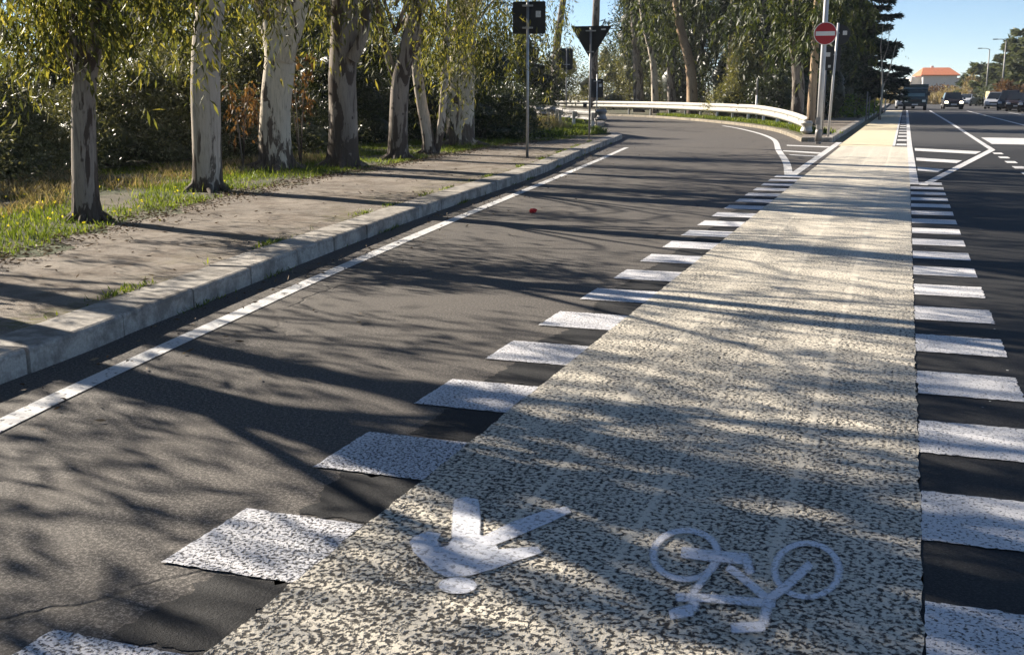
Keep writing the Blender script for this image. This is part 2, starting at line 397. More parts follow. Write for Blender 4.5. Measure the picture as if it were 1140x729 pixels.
# ------------------------------------------------------------------ ground layout
KL = smooth_path([(-3.9, -14), (-3.95, -6), (-4.05, 0), (-4.4, 4.37), (-4.58, 5.67), (-4.84, 7.35), (-5.08, 8.92), (-5.61, 12.82), (-6.41, 19.7), (-7.8, 28.61), (-8.75, 35.2),
                  (-9.25, 37.6), (-10.2, 39.6), (-11.6, 42.6), (-12.7, 47), (-14.2, 54), (-18.2, 62.4), (-26, 69.5), (-40, 75), (-62, 78)], .5)
KR = smooth_path([(-3.05, 36.1), (-3.9, 40.8), (-5.1, 46.2), (-7.4, 53.4), (-11.4, 62.4), (-17.0, 71.5), (-26, 78.2), (-42, 83), (-64, 86)], .5)
flat('ground', [[(-900, -300), (900, -300), (900, 1500), (-900, 1500)]], -.03, M['field'])
# slip road: between left kerb and cycle lane, then the ramp curving left
a = [tuple(p[:2]) for p in KL]; b = [tuple(p[:2]) for p in KR[::-1]]
flat('slip_road', [a+[(-62, 86)]+b+[(-1.9, 36.1), (-1.5, 30), (-1.5, -14)]], 0., M['old'])
road_r = [(11.8, -14), (11.8, 120), (13, 140), (18, 156), (30, 168), (70, 182)]
road_l = [(60, 196), (24, 186), (6, 176), (-2, 166), (-2, 100), (-1.0, 100), (-1.0, -14)]
flat('main_road', [road_r+road_l], .004, M['new'])
# cycle lane
flat('cycle_lane', [jag([(-1.70, 33.5), (-1.70, -14), (.15, -14), (.15, 33.5)], .05, .0035)], .009, M['cream'])
flat('cycle_lane_far_coat', [[(-1.78, 33.5), (-.30, 33.5), (-.30, 104), (-1.62, 104)]], .010, M['cream_far'])
bars = []; nbars = []; blk = []
for k in range(0, 30):
    y = 3.32-1.5+k*.99-1.0
    sl_ = 0.0
    if y < 21.5: bars.append(jag([(-2.19, y-.03), (-1.70, y-.03), (-1.70, y+.5-.03), (-2.19, y+.47)], .025, .0025))
    if y < 21.0: blk.append(jag([(-1.97-.1*rng.random(), y+.5), (-1.69, y+.5), (-1.69, y+.96), (-1.95-.1*rng.random(), y+.95)], .03, .012))
for k in range(0, 20):
    y = 3.32-2.0-.51+k*.992
    nbars.append(jag([(.155, y), (.655, y+.0), (.655, y+.5), (.155, y+.5)], .025, .004 if y < 9 else .001))
flat('crossing_squares_left', bars, .0065, M['white_chip'])
flat('bitumen_patches', blk, .003, M['new'])
flat('crossing_squares_right', nbars, .0085, M['white_new'])
LW = smooth_path([(-1.5, -9), (-3.12, 0), (-3.82, 3.69), (-3.97, 4.5), (-4.35, 6.91), (-4.64, 8.93), (-5.05, 12.07), (-5.71, 17.54), (-6.5, 24), (-7.36, 30.6)], .5)
flat('kerbside_line', band(LW, -.065, .065), .005, M['white_line'])
IL = smooth_path([(-1.86, 20.8), (-2.35, 25.2), (-3.05, 30.3), (-4.1, 38.2), (-5.9, 46.0), (-8.4, 53.8), (-12.4, 62.4), (-18, 70)], .5)
flat('island_edge_line', band(IL[:int(len(IL)*.63)], 0, .16), .005, M['white_line'])
flat('lane_edge_line_left', [[(-2.0, 20.7), (-1.84, 20.7), (-1.80, 36.0), (-1.98, 36.0)], [(-1.98, 29.6), (-2.0, 29.0), (-3.0, 29.9), (-3.02, 30.5)], [(-1.99, 32.4), (-3.2, 33.1), (-3.26, 33.7), (-1.99, 33.1)], [(-1.99, 27.6), (-1.99, 28.0), (-2.7, 28.5), (-2.62, 28.1)]], .0055, M['white_line'])
# main road markings
mk = [[(.15, 19.6), (.29, 19.6), (.24, 34), (.10, 34)], [(.10, 34), (.24, 34), (.17, 104), (.02, 104)], [(-.30, 33.8), (-.22, 33.8), (-.28, 90), (-.36, 90)]]
for k in range(14):
    y = 34.2+k*3.4; mk.append([(-.2, y), (.09, y), (.09, y+1.3), (-.2, y+1.3)])
mk += [[(.29, 19.5), (.42, 19.45), (2.33, 32.3), (2.18, 32.55)], [(2.19, 32.56), (2.34, 32.36), (2.28, 60), (2.13, 60)], [(2.13, 60), (2.28, 60), (2.05, 104), (1.88, 104)]]
mk += [[(.3, 31.2), (1.72, 30.0), (1.93, 31.4), (.3, 32.7)], [(.3, 26.6), (1.12, 25.9), (1.28, 27.0), (.3, 27.9)], [(.3, 23.1), (.66, 22.8), (.8, 23.8), (.3, 24.3)]]
for k in range(9):
    y = 30.9-k*1.9; mk.append([(2.16, y), (2.38, y), (2.38, y-.75), (2.16, y-.75)])
mk += [[(2.5, 36.2), (11.2, 34.8), (11.2, 40.2), (2.5, 41.4)]]
mk += [[(4.9, 104), (5.06, 104), (5.45, 57), (5.28, 57)], [(5.5, 50), (5.66, 50), (5.8, 42), (5.63, 42)], [(7.6, 96), (7.75, 96), (7.95, 82), (7.8, 82)]]
flat('main_road_markings', mk, .013, M['white_line'])

# raised verges and pavements
inner = offset(KL, .36)
isl = [tuple(p) for p in inner]+[(-95, 80), (-95, -14)]
flat('verge_soil', [isl], .118, M['soil'])
inner2 = offset(KR, -.2)
ver2 = [tuple(p) for p in inner2]+[(-66, 260), (-2.3, 260), (-2.12, 160), (-2.12, 36.3)]
flat('far_verge_soil', [ver2], .118, M['soil'])
# pavement strip along the left kerb with a kerbside attribute for moss
SE = [(-6.2, -14), (-6.5, 0), (-6.75, 5), (-7.0, 7.05), (-7.45, 8.64), (-8.1, 11.0), (-9.0, 15.5), (-9.45, 20.4), (-9.9, 25), (-10.1, 29), (-9.6, 33.2), (-9.0, 35.2)]
SE = smooth_path(SE, .4)
nst = 160
ka = inner[[i for i in range(len(inner)) if inner[i][1] < 35.0]]
def resample(P, n):
    d = np.r_[0, np.cumsum(np.linalg.norm(np.diff(P, axis=0), axis=1))]; t = np.linspace(0, d[-1], n)
    return np.stack([np.interp(t, d, P[:, 0]), np.interp(t, d, P[:, 1])], 1)
A = resample(ka, nst); B = resample(SE[:, :2], nst)
me = bpy.data.meshes.new('pavement'); vs = []; fs = []; NC = 9
for i in range(nst):
    for j in range(NC):
        t = j/(NC-1); p = A[i]*(1-t)+B[i]*t
        e = rng.normal(0, .12)+.16*math.sin(A[i][1]*1.9)+.12*math.sin(A[i][1]*4.3+1) if j == NC-1 else 0
        vs.append((p[0]+e, p[1], .136-.012*(j == NC-1)+.004*math.sin(p[1]*1.3+j)))
for i in range(nst-1):
    for j in range(NC-1): fs.append((i*NC+j, (i+1)*NC+j, (i+1)*NC+j+1, i*NC+j+1))
me.from_pydata(vs, [], fs); me.materials.append(M['pave'])
at = me.attributes.new('kerbside', 'FLOAT', 'POINT')
for i, d in enumerate(at.data): d.value = max(0, 1-(i % NC)/2.6)
bm = bmesh.new(); bm.from_mesh(me); bmesh.ops.recalc_face_normals(bm, faces=bm.faces)
for f in bm.faces:
    if f.normal.z < 0: f.normal_flip()
bm.to_mesh(me); bm.free()
link(bpy.data.objects.new('pavement', me), kind='structure')
flat('far_pavement', [[(-2.35, 36.5), (-2.35, 160), (-4.4, 160), (-4.4, 52), (-3.6, 42), (-3.05, 36.8)]], .134, M['pave'])

def kerb(name, P, width, height, length, mat, side=1, start=0, end=None):
    """row of kerb stones laid along a path with open joints"""
    d = np.r_[0, np.cumsum(np.linalg.norm(np.diff(P, axis=0), axis=1))]; mb = MB(); tint = []
    end = end or d[-1]; s = start
    while s < end-.2:
        e = min(s+length*(1+rng.normal(0, .03)), end); n = 4; rows = []
        j = rng.normal(0, .004); hz = rng.normal(0, .004)
        tt = np.linspace(s+.011, e-.011, n)
        Q = np.stack([np.interp(tt, d, P[:, 0]), np.interp(tt, d, P[:, 1])], 1); N = np.stack([np.interp(tt, d, normals2(P)[:, q]) for q in (0, 1)], 1)*side
        prof = [(0, -.03), (.0, height-.022), (.008, height-.007), (.025, height), (width, height), (width, -.03)]
        for i in range(n):
            for (a_, z) in prof: rows.append((Q[i][0]+N[i][0]*(a_+j), Q[i][1]+N[i][1]*(a_+j), z+hz*(z > 0)))
        m = len(prof); fs = [(i*m+k, i*m+(k+1) % m, (i+1)*m+(k+1) % m, (i+1)*m+k) for i in range(n-1) for k in range(m)]
        fs += [tuple(range(m)), tuple(range((n-1)*m+m-1, (n-1)*m-1, -1))]
        mb.add(rows, fs); tint += [rng.random()]*len(fs); s = e
    me = bpy.data.meshes.new(name); me.from_pydata(mb.v, [], mb.f); me.materials.append(mat)
    at = me.attributes.new('tint', 'FLOAT', 'FACE'); at.data.foreach_set('value', tint)
    bm = bmesh.new(); bm.from_mesh(me); bmesh.ops.recalc_face_normals(bm, faces=bm.faces); bm.to_mesh(me); bm.free()
    return link(bpy.data.objects.new(name, me), kind='structure')
kerb('kerb', KL, .36, .145, .98, M['kerb'], 1)
kerb('ramp_kerb', KR, .2, .12, .9, M['kerb2'], -1)
KC = np.array([(-2.12, y) for y in np.linspace(36.2, 160, 125)])
kerb('lane_kerb', KC, .24, .145, .98, M['kerb'], 1)
KE = np.array([(-2.1, 36.2), (-2.4, 36.2), (-2.7, 36.2), (-3.05, 36.2)])
kerb('island_kerb', KE[::-1], .24, .14, .95, M['kerb'], 1)

# ------------------------------------------------------------------ painted emblems (traced on the ground)
def emblem(name, polys, z):
    """each poly in photo pixels of the painted mark; laid on the lane with a sprayed soft rim"""
    me = bpy.data.meshes.new(name); bm = bmesh.new(); lay = bm.verts.layers.float.new('spray')
    for dz, p in enumerate(polys):
        zz = z+dz*.0006
        if p[0] == 'strip':          # centre line with two edges
            _, A_, B_, closed = p
            A_ = np.array([gp(*q) for q in A_]); B_ = np.array([gp(*q) for q in B_]); n = len(A_); E_ = A_-B_; E_ /= np.linalg.norm(E_, axis=1)[:, None]
            rows = [(A_+E_*.008, 0), (A_-E_*.010, .95), (B_+E_*.010, .95), (B_-E_*.008, 0)]
            vv = []
            for Q, val in rows:
                r_ = [bm.verts.new((*q, zz)) for q in Q]
                for i, v in enumerate(r_): v[lay] = val if (closed or 0 < i < n-1) else val*.6
                vv.append(r_)
            for j in range(3):
                for i in range(n if closed else n-1):
                    k = (i+1) % n; bm.faces.new((vv[j][i], vv[j][k], vv[j+1][k], vv[j+1][i]))
            continue
        P = np.array([gp(x, y) for x, y in p]); Q = []
        n = len(P)
        for i in range(n):
            q0, q1 = P[i], P[(i+1) % n]; m = max(1, int(np.linalg.norm(q1-q0)/.02))
            for k in range(m): Q.append(q0+(q1-q0)*k/m)
        Q = np.array(Q); area = .5*np.sum(Q[:, 0]*np.roll(Q[:, 1], -1)-np.roll(Q[:, 0], -1)*Q[:, 1])
        if area < 0: Q = Q[::-1]
        T = np.roll(Q, -3, 0)-np.roll(Q, 3, 0); T /= np.linalg.norm(T, axis=1)[:, None]+1e-9; N = np.stack([T[:, 1], -T[:, 0]], 1)
        a_ = [bm.verts.new((*q, zz)) for q in Q]; b_ = [bm.verts.new((*(q+N[i]*.010), zz)) for i, q in enumerate(Q)]
        for v in a_: v[lay] = .95
        for v in b_: v[lay] = 0
        bm.faces.new(a_)
        for i in range(len(Q)):
            k = (i+1) % len(Q); bm.faces.new((a_[i], b_[i], b_[k], a_[k]))
    bmesh.ops.triangulate(bm, faces=[f for f in bm.faces if len(f.verts) > 4])
    for f in bm.faces:
        f.normal_update()
        if f.normal.z < 0: f.normal_flip()
    bm.to_mesh(me); bm.free(); me.materials.append(M['stencil'])
    return link(bpy.data.objects.new(name, me), kind='structure')
def Z(pts): return [(400+x/1.9, 520+y/1.9) for x, y in pts]
def zz_(q): return (400+q[0]/1.9, 520+q[1]/1.9)
def thick(pts, w0, w1=None):
    P = smooth_path(pts, 8.0); w1 = w1 or w0; T = np.gradient(P, axis=0); T /= np.linalg.norm(T, axis=1)[:, None]; N = np.stack([-T[:, 1], T[:, 0]], 1)
    W = np.linspace(w0, w1, len(P))[:, None]/2
    return ('strip', [zz_(q) for q in P+N*W], [zz_(q) for q in P-N*W], False)
def ring(c, rx, ry, wd, n=48):
    th = np.linspace(0, 2*math.pi, n, endpoint=False)
    return ('strip', [zz_((c[0]+rx*math.cos(t), c[1]+ry*math.sin(t))) for t in th], [zz_((c[0]+(rx-wd)*math.cos(t), c[1]+(ry-wd*.8)*math.sin(t))) for t in th], True)
arrow = [(203, 78), (225, 71), (250, 77), (253, 110), (252, 152), (262, 156), (330, 123), (400, 98), (438, 93), (446, 103), (400, 125), (330, 155), (285, 172), (292, 184), (330, 181), (376, 178), (382, 190), (330, 206), (280, 224), (230, 238), (185, 240), (160, 228), (135, 205), (118, 188), (110, 167), (118, 156), (145, 146), (170, 150), (162, 164), (170, 178), (186, 176), (198, 163), (200, 120)]
dot = [(208+37*math.cos(t), 260+16*math.sin(t)) for t in np.linspace(0, 2*math.pi, 22)[:-1]]
emblem('lane_arrow', [Z(arrow), Z(dot)], .0165)
bike = [ring((690, 195), 76, 58, 15), ring((946, 228), 75, 63, 14),
        thick([(680, 190), (745, 198), (822, 205)], 24), thick([(818, 200), (826, 238)], 20),
        thick([(752, 212), (730, 245), (700, 285)], 15), thick([(778, 222), (815, 250), (868, 296)], 17),
        thick([(668, 288), (740, 290), (880, 302)], 18), thick([(858, 298), (905, 262), (955, 216)], 19),
        thick([(712, 282), (704, 318)], 22), thick([(655, 326), (706, 316)], 22, 26), thick([(866, 292), (852, 352)], 20), thick([(785, 356), (858, 352)], 22)]
emblem('bicycle_emblem', bike, .0175)

# ------------------------------------------------------------------ leaves
def leaf_mesh(name, C, D, L, W, mat, parent=None, tint=None, curl=.0, extra=None, **k):
    """N kite-shaped leaves: base point C, direction D (unit), length L, width W"""
    N = len(C); D = D/(np.linalg.norm(D, axis=1)[:, None]+1e-9)
    r = rng.normal(size=(N, 3)); Wv = np.cross(D, r); Wv /= np.linalg.norm(Wv, axis=1)[:, None]+1e-9
    L = np.broadcast_to(np.asarray(L, float), (N,))[:, None]; W = np.broadcast_to(np.asarray(W, float), (N,))[:, None]
    V = np.empty((N, 4, 3)); V[:, 0] = C; V[:, 1] = C+D*L*.42+Wv*W*.5; V[:, 2] = C+D*L; V[:, 3] = C+D*L*.42-Wv*W*.5
    V[:, 2] += np.cross(D, Wv)*L*curl
    me = bpy.data.meshes.new(name); V = V.reshape(-1, 3); nv = 4*N
    ev, ef = (np.zeros((0, 3)), np.zeros((0, 3), int)) if extra is None else extra
    me.vertices.add(nv+len(ev)); me.vertices.foreach_set('co', np.r_[V, ev].astype(np.float32).ravel())
    nl = nv+3*len(ef); me.loops.add(nl); me.loops.foreach_set('vertex_index', np.r_[np.arange(nv), (ef+nv).ravel()].astype(np.int32))
    me.polygons.add(N+len(ef)); st = np.r_[np.arange(N)*4, nv+3*np.arange(len(ef))]
    me.polygons.foreach_set('loop_start', st.astype(np.int32))
    try: me.polygons.foreach_set('loop_total', np.r_[np.full(N, 4), np.full(len(ef), 3)].astype(np.int32))
    except Exception: pass
    t = rng.random(N)**1.3 if tint is None else tint
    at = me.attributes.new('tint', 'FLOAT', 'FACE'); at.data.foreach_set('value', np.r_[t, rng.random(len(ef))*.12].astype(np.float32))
    me.update(calc_edges=True); me.validate(); me.materials.append(mat)
    return link(bpy.data.objects.new(name, me), parent, **k)

def unit(n, zb=0.):
    v = rng.normal(size=(n, 3)); v[:, 2] += zb; return v/(np.linalg.norm(v, axis=1)[:, None]+1e-9)

def hanging(tips, nt, nl, droop, L, spread, zbias=-.9):
    """drooping twigs from every tip; returns leaf bases and directions"""
    Cs = []; Ds = []
    for tp in tips:
        for _ in range(nt):
            h = rng.normal(size=2); h /= np.linalg.norm(h)+1e-9; ln = droop*(.5+rng.random()); out = spread*(.3+.9*rng.random())
            t = np.sort(rng.random(nl))
            p = np.empty((nl, 3)); s0 = np.array(tp)+rng.normal(0, .18*spread, 3)
            p[:, 0] = s0[0]+h[0]*out*t; p[:, 1] = s0[1]+h[1]*out*t; p[:, 2] = s0[2]+.15*spread*t-ln*t**1.7
            Cs.append(p+rng.normal(0, .045, (nl, 3)))
            d = rng.normal(0, .45, (nl, 3)); d[:, 2] += zbias; d[:, 0] += h[0]*.25; d[:, 1] += h[1]*.25; Ds.append(d)
    return np.concatenate(Cs), np.concatenate(Ds)

def grow(mb, p0, d, length, r0, depth, tips, nch=3, up=.18, seed=0):
    n = 5; P = [np.array(p0, float)]; d = np.array(d, float); d /= np.linalg.norm(d)
    for i in range(n):
        d = d+rng.normal(0, .13, 3)+np.array((0, 0, up*.35)); d /= np.linalg.norm(d); P.append(P[-1]+d*length/n)
    rad = np.linspace(r0, r0*.55 if depth else r0*.25, n+1)
    mb.tube(P, rad, 8 if r0 > .06 else 5, caps=False, rough=.03, seed=seed)
    if depth == 0: tips.append(P[-1]); tips.append(P[3]); return
    for q in range(nch):
        i = n if q == 0 else random.choice((2, 3, 4)); a = random.random()*6.28; s = .25 if q == 0 else .75
        nd = d+s*np.array((math.cos(a), math.sin(a), .1*rng.normal()))
        grow(mb, P[i], nd, length*(.62+.16*random.random()), rad[i]*(.8 if q == 0 else .6), depth-1, tips, nch, up, seed+q+1)

def gum_tree(base, stems, label, bark, top=15, leafmat='gum', low=(), leaf=(4, 11), L=.15, W=.027, depth=2, name='eucalyptus_tree', group='eucalyptus trees along the pavement', nb=7, droop=1.3, spread=1.0, seg=18, flare=1.25, tl=3.2, limb_spread=.95, crown_from=.0, up=1.7, under=0, ur=(1.0, 3.4), uz=(3.3, 7.0), sector=None):
    """stems: list of (path of local points, radii); each is continued upward into limbs. low: explicit local drooping clusters"""
    t = thing(name, label, 'tree', (base[0], base[1], base[2] if len(base) > 2 else .11), 0, group)
    mb = MB(); tips = []
    for si, (path, radii) in enumerate(stems):
        P = smooth_path(path, .22); d = np.linspace(0, 1, len(P)); rr = np.interp(d, np.linspace(0, 1, len(radii)), radii)
        if si == 0:
            zz = P[:, 2]-P[0, 2]; rr = rr*(1+(flare-1)*np.exp(-np.maximum(zz, 0)/.22))
        P[:, :2] += (rng.normal(0, .012, (len(P), 2)).cumsum(0)*.25)
        mb.tube(P, rr, seg if si == 0 else 12, caps=False, rough=.035, seed=len(label)+si*3)
        e = P[-1]; dr = P[-1]-P[-4]; dr = dr/np.linalg.norm(dr)
        rem = top-e[2]
        if rem < 1: tips.append(e); continue
        # leader
        n = 6; Q = [e]; dd = dr.copy()
        for k in range(n):
            dd = dd*.8+np.array((0, 0, .2))+rng.normal(0, .06, 3); dd /= np.linalg.norm(dd); Q.append(Q[-1]+dd*rem*.72/n)
        r1 = rr[-1]; mb.tube(smooth_path(Q, .5), np.linspace(r1, r1*.3, len(smooth_path(Q, .5))), 12, caps=False, rough=.03, seed=si+5)
        for k in range(nb):
            f = crown_from+(1-crown_from)*(k+.5*random.random())/nb; i = min(n, max(1, int(f*n)))
            a = k*2.4+random.random(); nd = np.array((math.cos(a)*limb_spread, math.sin(a)*limb_spread, .55))
            grow(mb, Q[i], nd, tl*(1.15-.45*f)*(.8+.4*random.random()), r1*(.5-.22*f), depth, tips)
        tips.append(Q[-1])
    if seg >= 18:
        r0 = stems[0][1][0]
        for q in range(6):                # surface roots spreading from the foot
            a = q*1.047+rng.normal(0, .25); ca, sa = math.cos(a), math.sin(a); l_ = r0*(1.5+.8*random.random())
            mb.tube([(ca*r0*.55, sa*r0*.55, .32+.12*random.random()), (ca*r0*.95, sa*r0*.95, .10), (ca*l_, sa*l_, .015), (ca*l_*1.35, sa*l_*1.35, -.06)], [r0*.30, r0*.28, r0*.18, r0*.06], 7, caps=False)
    ut = []
    for _ in range(under):               # leaf clusters added under the crown to shade the road, some on boughs
        a = random.random()*6.283 if sector is None else random.uniform(*sector)
        r_ = random.uniform(*ur); z_ = random.uniform(*uz); e = np.array((r_*math.cos(a), r_*math.sin(a), z_))
        if random.random() < .45:
            s0 = np.array((0, 0, max(2.6, z_-.9*r_))); m_ = s0*.45+e*.55+np.array((0, 0, .35*r_))
            mb.tube(smooth_path([s0, m_, e], .6), np.linspace(.045, .008, len(smooth_path([s0, m_, e], .6))), 5, caps=False)
        for _k in range(2): ut.append(e+rng.normal(0, .35, 3))
    mb.build('trunk', M[bark], t)
    tips = tips+ut
    Cs, Ds = hanging(tips, leaf[0], leaf[1], droop, L, spread)
    LM = np.full(len(Cs), up); LM[len(LM)-len(ut)*leaf[0]*leaf[1]:] = 1.15
    #                # leaves high in the crown are enlarged so they cast more shade
    if low:
        for (c, n, rad, dl, nn) in low:
            pts = [np.array(c)+rng.normal(0, 1, 3)*np.array(rad) for _ in range(n)]
            c2, d2 = hanging(pts, nn, 17, dl, L, .55)
            Cs = np.r_[Cs, c2]; Ds = np.r_[Ds, d2]
    N = len(Cs); LM = np.r_[LM, np.ones(N-len(LM))]
    leaf_mesh('crown', Cs, Ds, L*LM*(.7+.6*rng.random(N)), W*LM*(.7+.6*rng.random(N)), M[leafmat], t, curl=.12)
    return t

def core(center, rad, sub=2, seedv=0):  # unseen solid blob added inside each lobe to block light, tinted darkest
    bm = bmesh.new(); bmesh.ops.create_icosphere(bm, subdivisions=sub, radius=1)
    v = np.array([q.co[:] for q in bm.verts]); f = np.array([[q.index for q in x.verts] for x in bm.faces]); bm.free()
    nz = 1+.22*np.sin(v[:, 0]*4+seedv)*np.sin(v[:, 1]*5+seedv*2)+.18*np.sin(v[:, 2]*6+seedv*3+v[:, 0]*3)
    return v*nz[:, None]*np.array(rad)+np.array(center), f

def shrub(x, y, rx, ry, h, label, mat, n=6000, L=.08, W=.03, name='shrub', cat='shrub', group='shrubs behind the tree row', lobes=7, z0=.11, fill=.52, zb=.25, low=2):
    """bushy crown from uneven leaf lobes over a few stems"""
    t = thing(name, label, cat, (x, y, z0), 0, group)
    st = MB(); Cs = []; Ds = []; EV = []; EF = []; nb_ = 0
    ctr = []
    for k in range(lobes):
        a = random.random()*6.28; r = math.sqrt(random.random())*.62
        kk = max(0, k-low)/max(1, lobes-low); cz = h*(.13 if k < low else .25+.6*(kk+.1)); s = (.52-.2*kk)*(.8+.5*random.random())
        if k < low: r = .35+.4*random.random(); a = k*6.28/max(low, 1)+random.random()
        c = np.array((rx*r*math.cos(a), ry*r*math.sin(a), cz)); rad = np.array((rx*s*1.15, ry*s*1.15, h*.26*(.75+.5*random.random())))
        ctr.append((c, rad))
        m = max(3, 5)
        mid = c*np.array((.45, .45, .5))+rng.normal(0, .06, 3)
        st.tube([(rng.normal(0, .08), rng.normal(0, .08), -.1), mid, c], [.045, .03, .012], 5, caps=False)
        N = n//lobes; u = unit(N, zb); rr = (.72+.42*rng.random(N))*(1+.16*np.sin(u[:, 0]*7+k)*np.sin(u[:, 1]*6+k*2)*2)
        p = c+u*rr[:, None]*rad
        ok = p[:, 2] > .02
        Cs.append(p[ok]); d = u*.8+rng.normal(0, .65, (N, 3)); Ds.append(d[ok])
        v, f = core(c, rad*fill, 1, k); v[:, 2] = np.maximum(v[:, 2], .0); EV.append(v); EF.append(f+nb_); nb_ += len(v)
    st.build('stems', M['bark_far'], t)
    Cs = np.concatenate(Cs); Ds = np.concatenate(Ds); N = len(Cs)
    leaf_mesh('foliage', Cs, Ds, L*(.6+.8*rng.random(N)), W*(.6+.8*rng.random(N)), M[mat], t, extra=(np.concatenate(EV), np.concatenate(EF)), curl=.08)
    return t

# ------------------------------------------------------------------ the row of gum trees beside the pavement
def stem_px(px_pts, Y, base):
    out = []
    for (px, py) in px_pts:
        q = gy(px, py, Y); out.append((q[0]-base[0], q[1]-base[1], q[2]-.11))
    return out
def lowc(px, py, Y, base, n, rx, ry, rz, dl, nn=3):
    q = gy(px, py, Y); return ((q[0]-base[0], q[1]-base[1], q[2]-.11), n, (rx, ry, rz), dl, nn)
b1 = gp(98, 247, .11)
gum_tree(b1, [(stem_px([(98, 252), (95, 200), (93, 140), (95, 85), (107, 30), (124, -30)], b1[1], b1), [.14, .135, .13, .125, .115, .1]),
              (stem_px([(92, 100), (78, 60), (62, 10), (50, -40)], b1[1]+.05, b1), [.06, .05, .045, .035]),
              (stem_px([(90, 90), (82, 45), (84, 0), (88, -40)], b1[1]-.1, b1), [.05, .04, .04, .03])],
         'nearest grey eucalyptus with low leafy twigs, leftmost of the trunks by the pavement', 'bark_grey', 14,
         under=26, low=[lowc(30, 0, b1[1], b1, 26, .45, .4, .22, .75), lowc(75, -10, b1[1]-.3, b1, 16, .25, .3, .2, .6), lowc(150, -12, b1[1]+.4, b1, 20, .3, .3, .25, .8), lowc(200, -30, b1[1]+.6, b1, 10, .3, .3, .2, .6)])
b2 = gp(231, 213, .11)
gum_tree(b2, [(stem_px([(231, 218), (229, 160), (227, 100), (229, 40), (234, -20), (238, -60)], b2[1], b2), [.205, .2, .2, .195, .185, .175])],
         'straight pale eucalyptus trunk with a dark brown foot, second from the left', 'bark_pale', 16,
         under=23, low=[lowc(222, 0, b2[1]+1.2, b2, 16, .3, .3, .3, 1.0), lowc(285, -10, b2[1]+1, b2, 14, .35, .3, .25, .9)])
b3 = gp(308, 190, .11)
gum_tree(b3, [(stem_px([(308, 196), (306, 150), (308, 105), (312, 70), (309, 45)], b3[1], b3), [.315, .29, .27, .27, .24]),
              (stem_px([(309, 62), (302, 30), (295, -10), (290, -50)], b3[1]+.05, b3), [.2, .19, .165, .15]),
              (stem_px([(314, 66), (324, 35), (334, -5), (342, -50)], b3[1]-.05, b3), [.22, .19, .175, .16])],
         'thick cream eucalyptus forking into two limbs with big dark bark flakes', 'bark_cream', 16,
         under=20, low=[lowc(345, -15, b3[1]+1, b3, 14, .5, .4, .3, .9)])
b4 = gp(382, 187, .11)
gum_tree(b4, [(stem_px([(382, 192), (382, 140), (381, 90), (383, 40), (384, -20), (386, -60)], b4[1], b4), [.295, .27, .265, .26, .245, .23]),
              (stem_px([(392, 66), (404, 40), (410, 0), (416, -40)], b4[1]-.15, b4), [.12, .1, .09, .08])],
         'thick straight dark-barked eucalyptus trunk right of the forked cream one', 'bark_dark', 16,
         under=20, low=[lowc(425, -20, b4[1]+.8, b4, 16, .5, .4, .3, 1.1)])
b5 = gp(443, 178, .11)
gum_tree(b5, [(stem_px([(443, 183), (444, 130), (446, 90), (455, 45), (464, 0), (472, -40)], b5[1], b5), [.215, .19, .19, .165, .155, .14]),
              (stem_px([(443, 92), (434, 70), (424, 30), (418, -10)], b5[1], b5), [.085, .07, .06, .05])],
         'slim grey eucalyptus forked low down, its main limb leaning right', 'bark_grey', 15,
         under=20, low=[lowc(490, -5, b5[1]+.3, b5, 18, .4, .4, .3, 1.2)])
b6 = gp(477, 172, .11)
gum_tree(b6, [(stem_px([(480, 176), (475, 145), (468, 105), (463, 60), (468, 10), (476, -40)], b6[1], b6), [.14, .12, .12, .11, .1, .09]),
              (stem_px([(483, 175), (490, 150), (494, 105), (497, 50), (500, 0)], b6[1]+.1, b6), [.1, .085, .08, .07, .06])],
         'slender eucalyptus with two crossing leaning stems behind hanging leaves', 'bark_pale', 14,
         under=15, low=[lowc(478, 20, b6[1]+.6, b6, 22, .3, .4, .5, 1.2), lowc(500, 40, b6[1]-.3, b6, 16, .25, .3, .5, 1.2)])
b7 = gp(512, 163, .11)
gum_tree(b7, [(stem_px([(512, 168), (512, 130), (514, 85), (516, 40), (520, 0), (524, -40)], b7[1], b7), [.38, .36, .34, .31, .28, .26])],
         'stout cream eucalyptus trunk half hidden by a curtain of leaves, last before the grey sign', 'bark_cream', 16,
         under=26, low=[lowc(520, 20, b7[1]-.8, b7, 34, .5, .4, .55, 1.5), lowc(560, 15, b7[1]+.6, b7, 30, .6, .6, .6, 1.6), lowc(545, -10, b7[1]-.4, b7, 26, .9, .5, .5, 1.6), lowc(600, 5, b7[1]+2, b7, 16, .6, .6, .5, 1.2)])
# trees of the same row beside and behind the viewer: outside the picture, but their crowns shade the road in it
for i, (x, y, hh, un) in enumerate([(-8.3, 6.0, 15, 66), (-7.6, 1.6, 16, 40), (-13.2, 8.2, 15, 14), (-12.2, 4.4, 16, 62)]):
    gum_tree((x, y), [([(0, 0, -.1), (.05, 0, 1.5), (0, .1, 3.2), (.1, .1, 4.2)], [.2, .18, .17, .15])],
             'eucalyptus of the roadside row standing left of the picture', 'bark_pale', hh, up=1.9, under=un, ur=(.6, 3.6), uz=(3.0, 7.5), L=.17, W=.03)

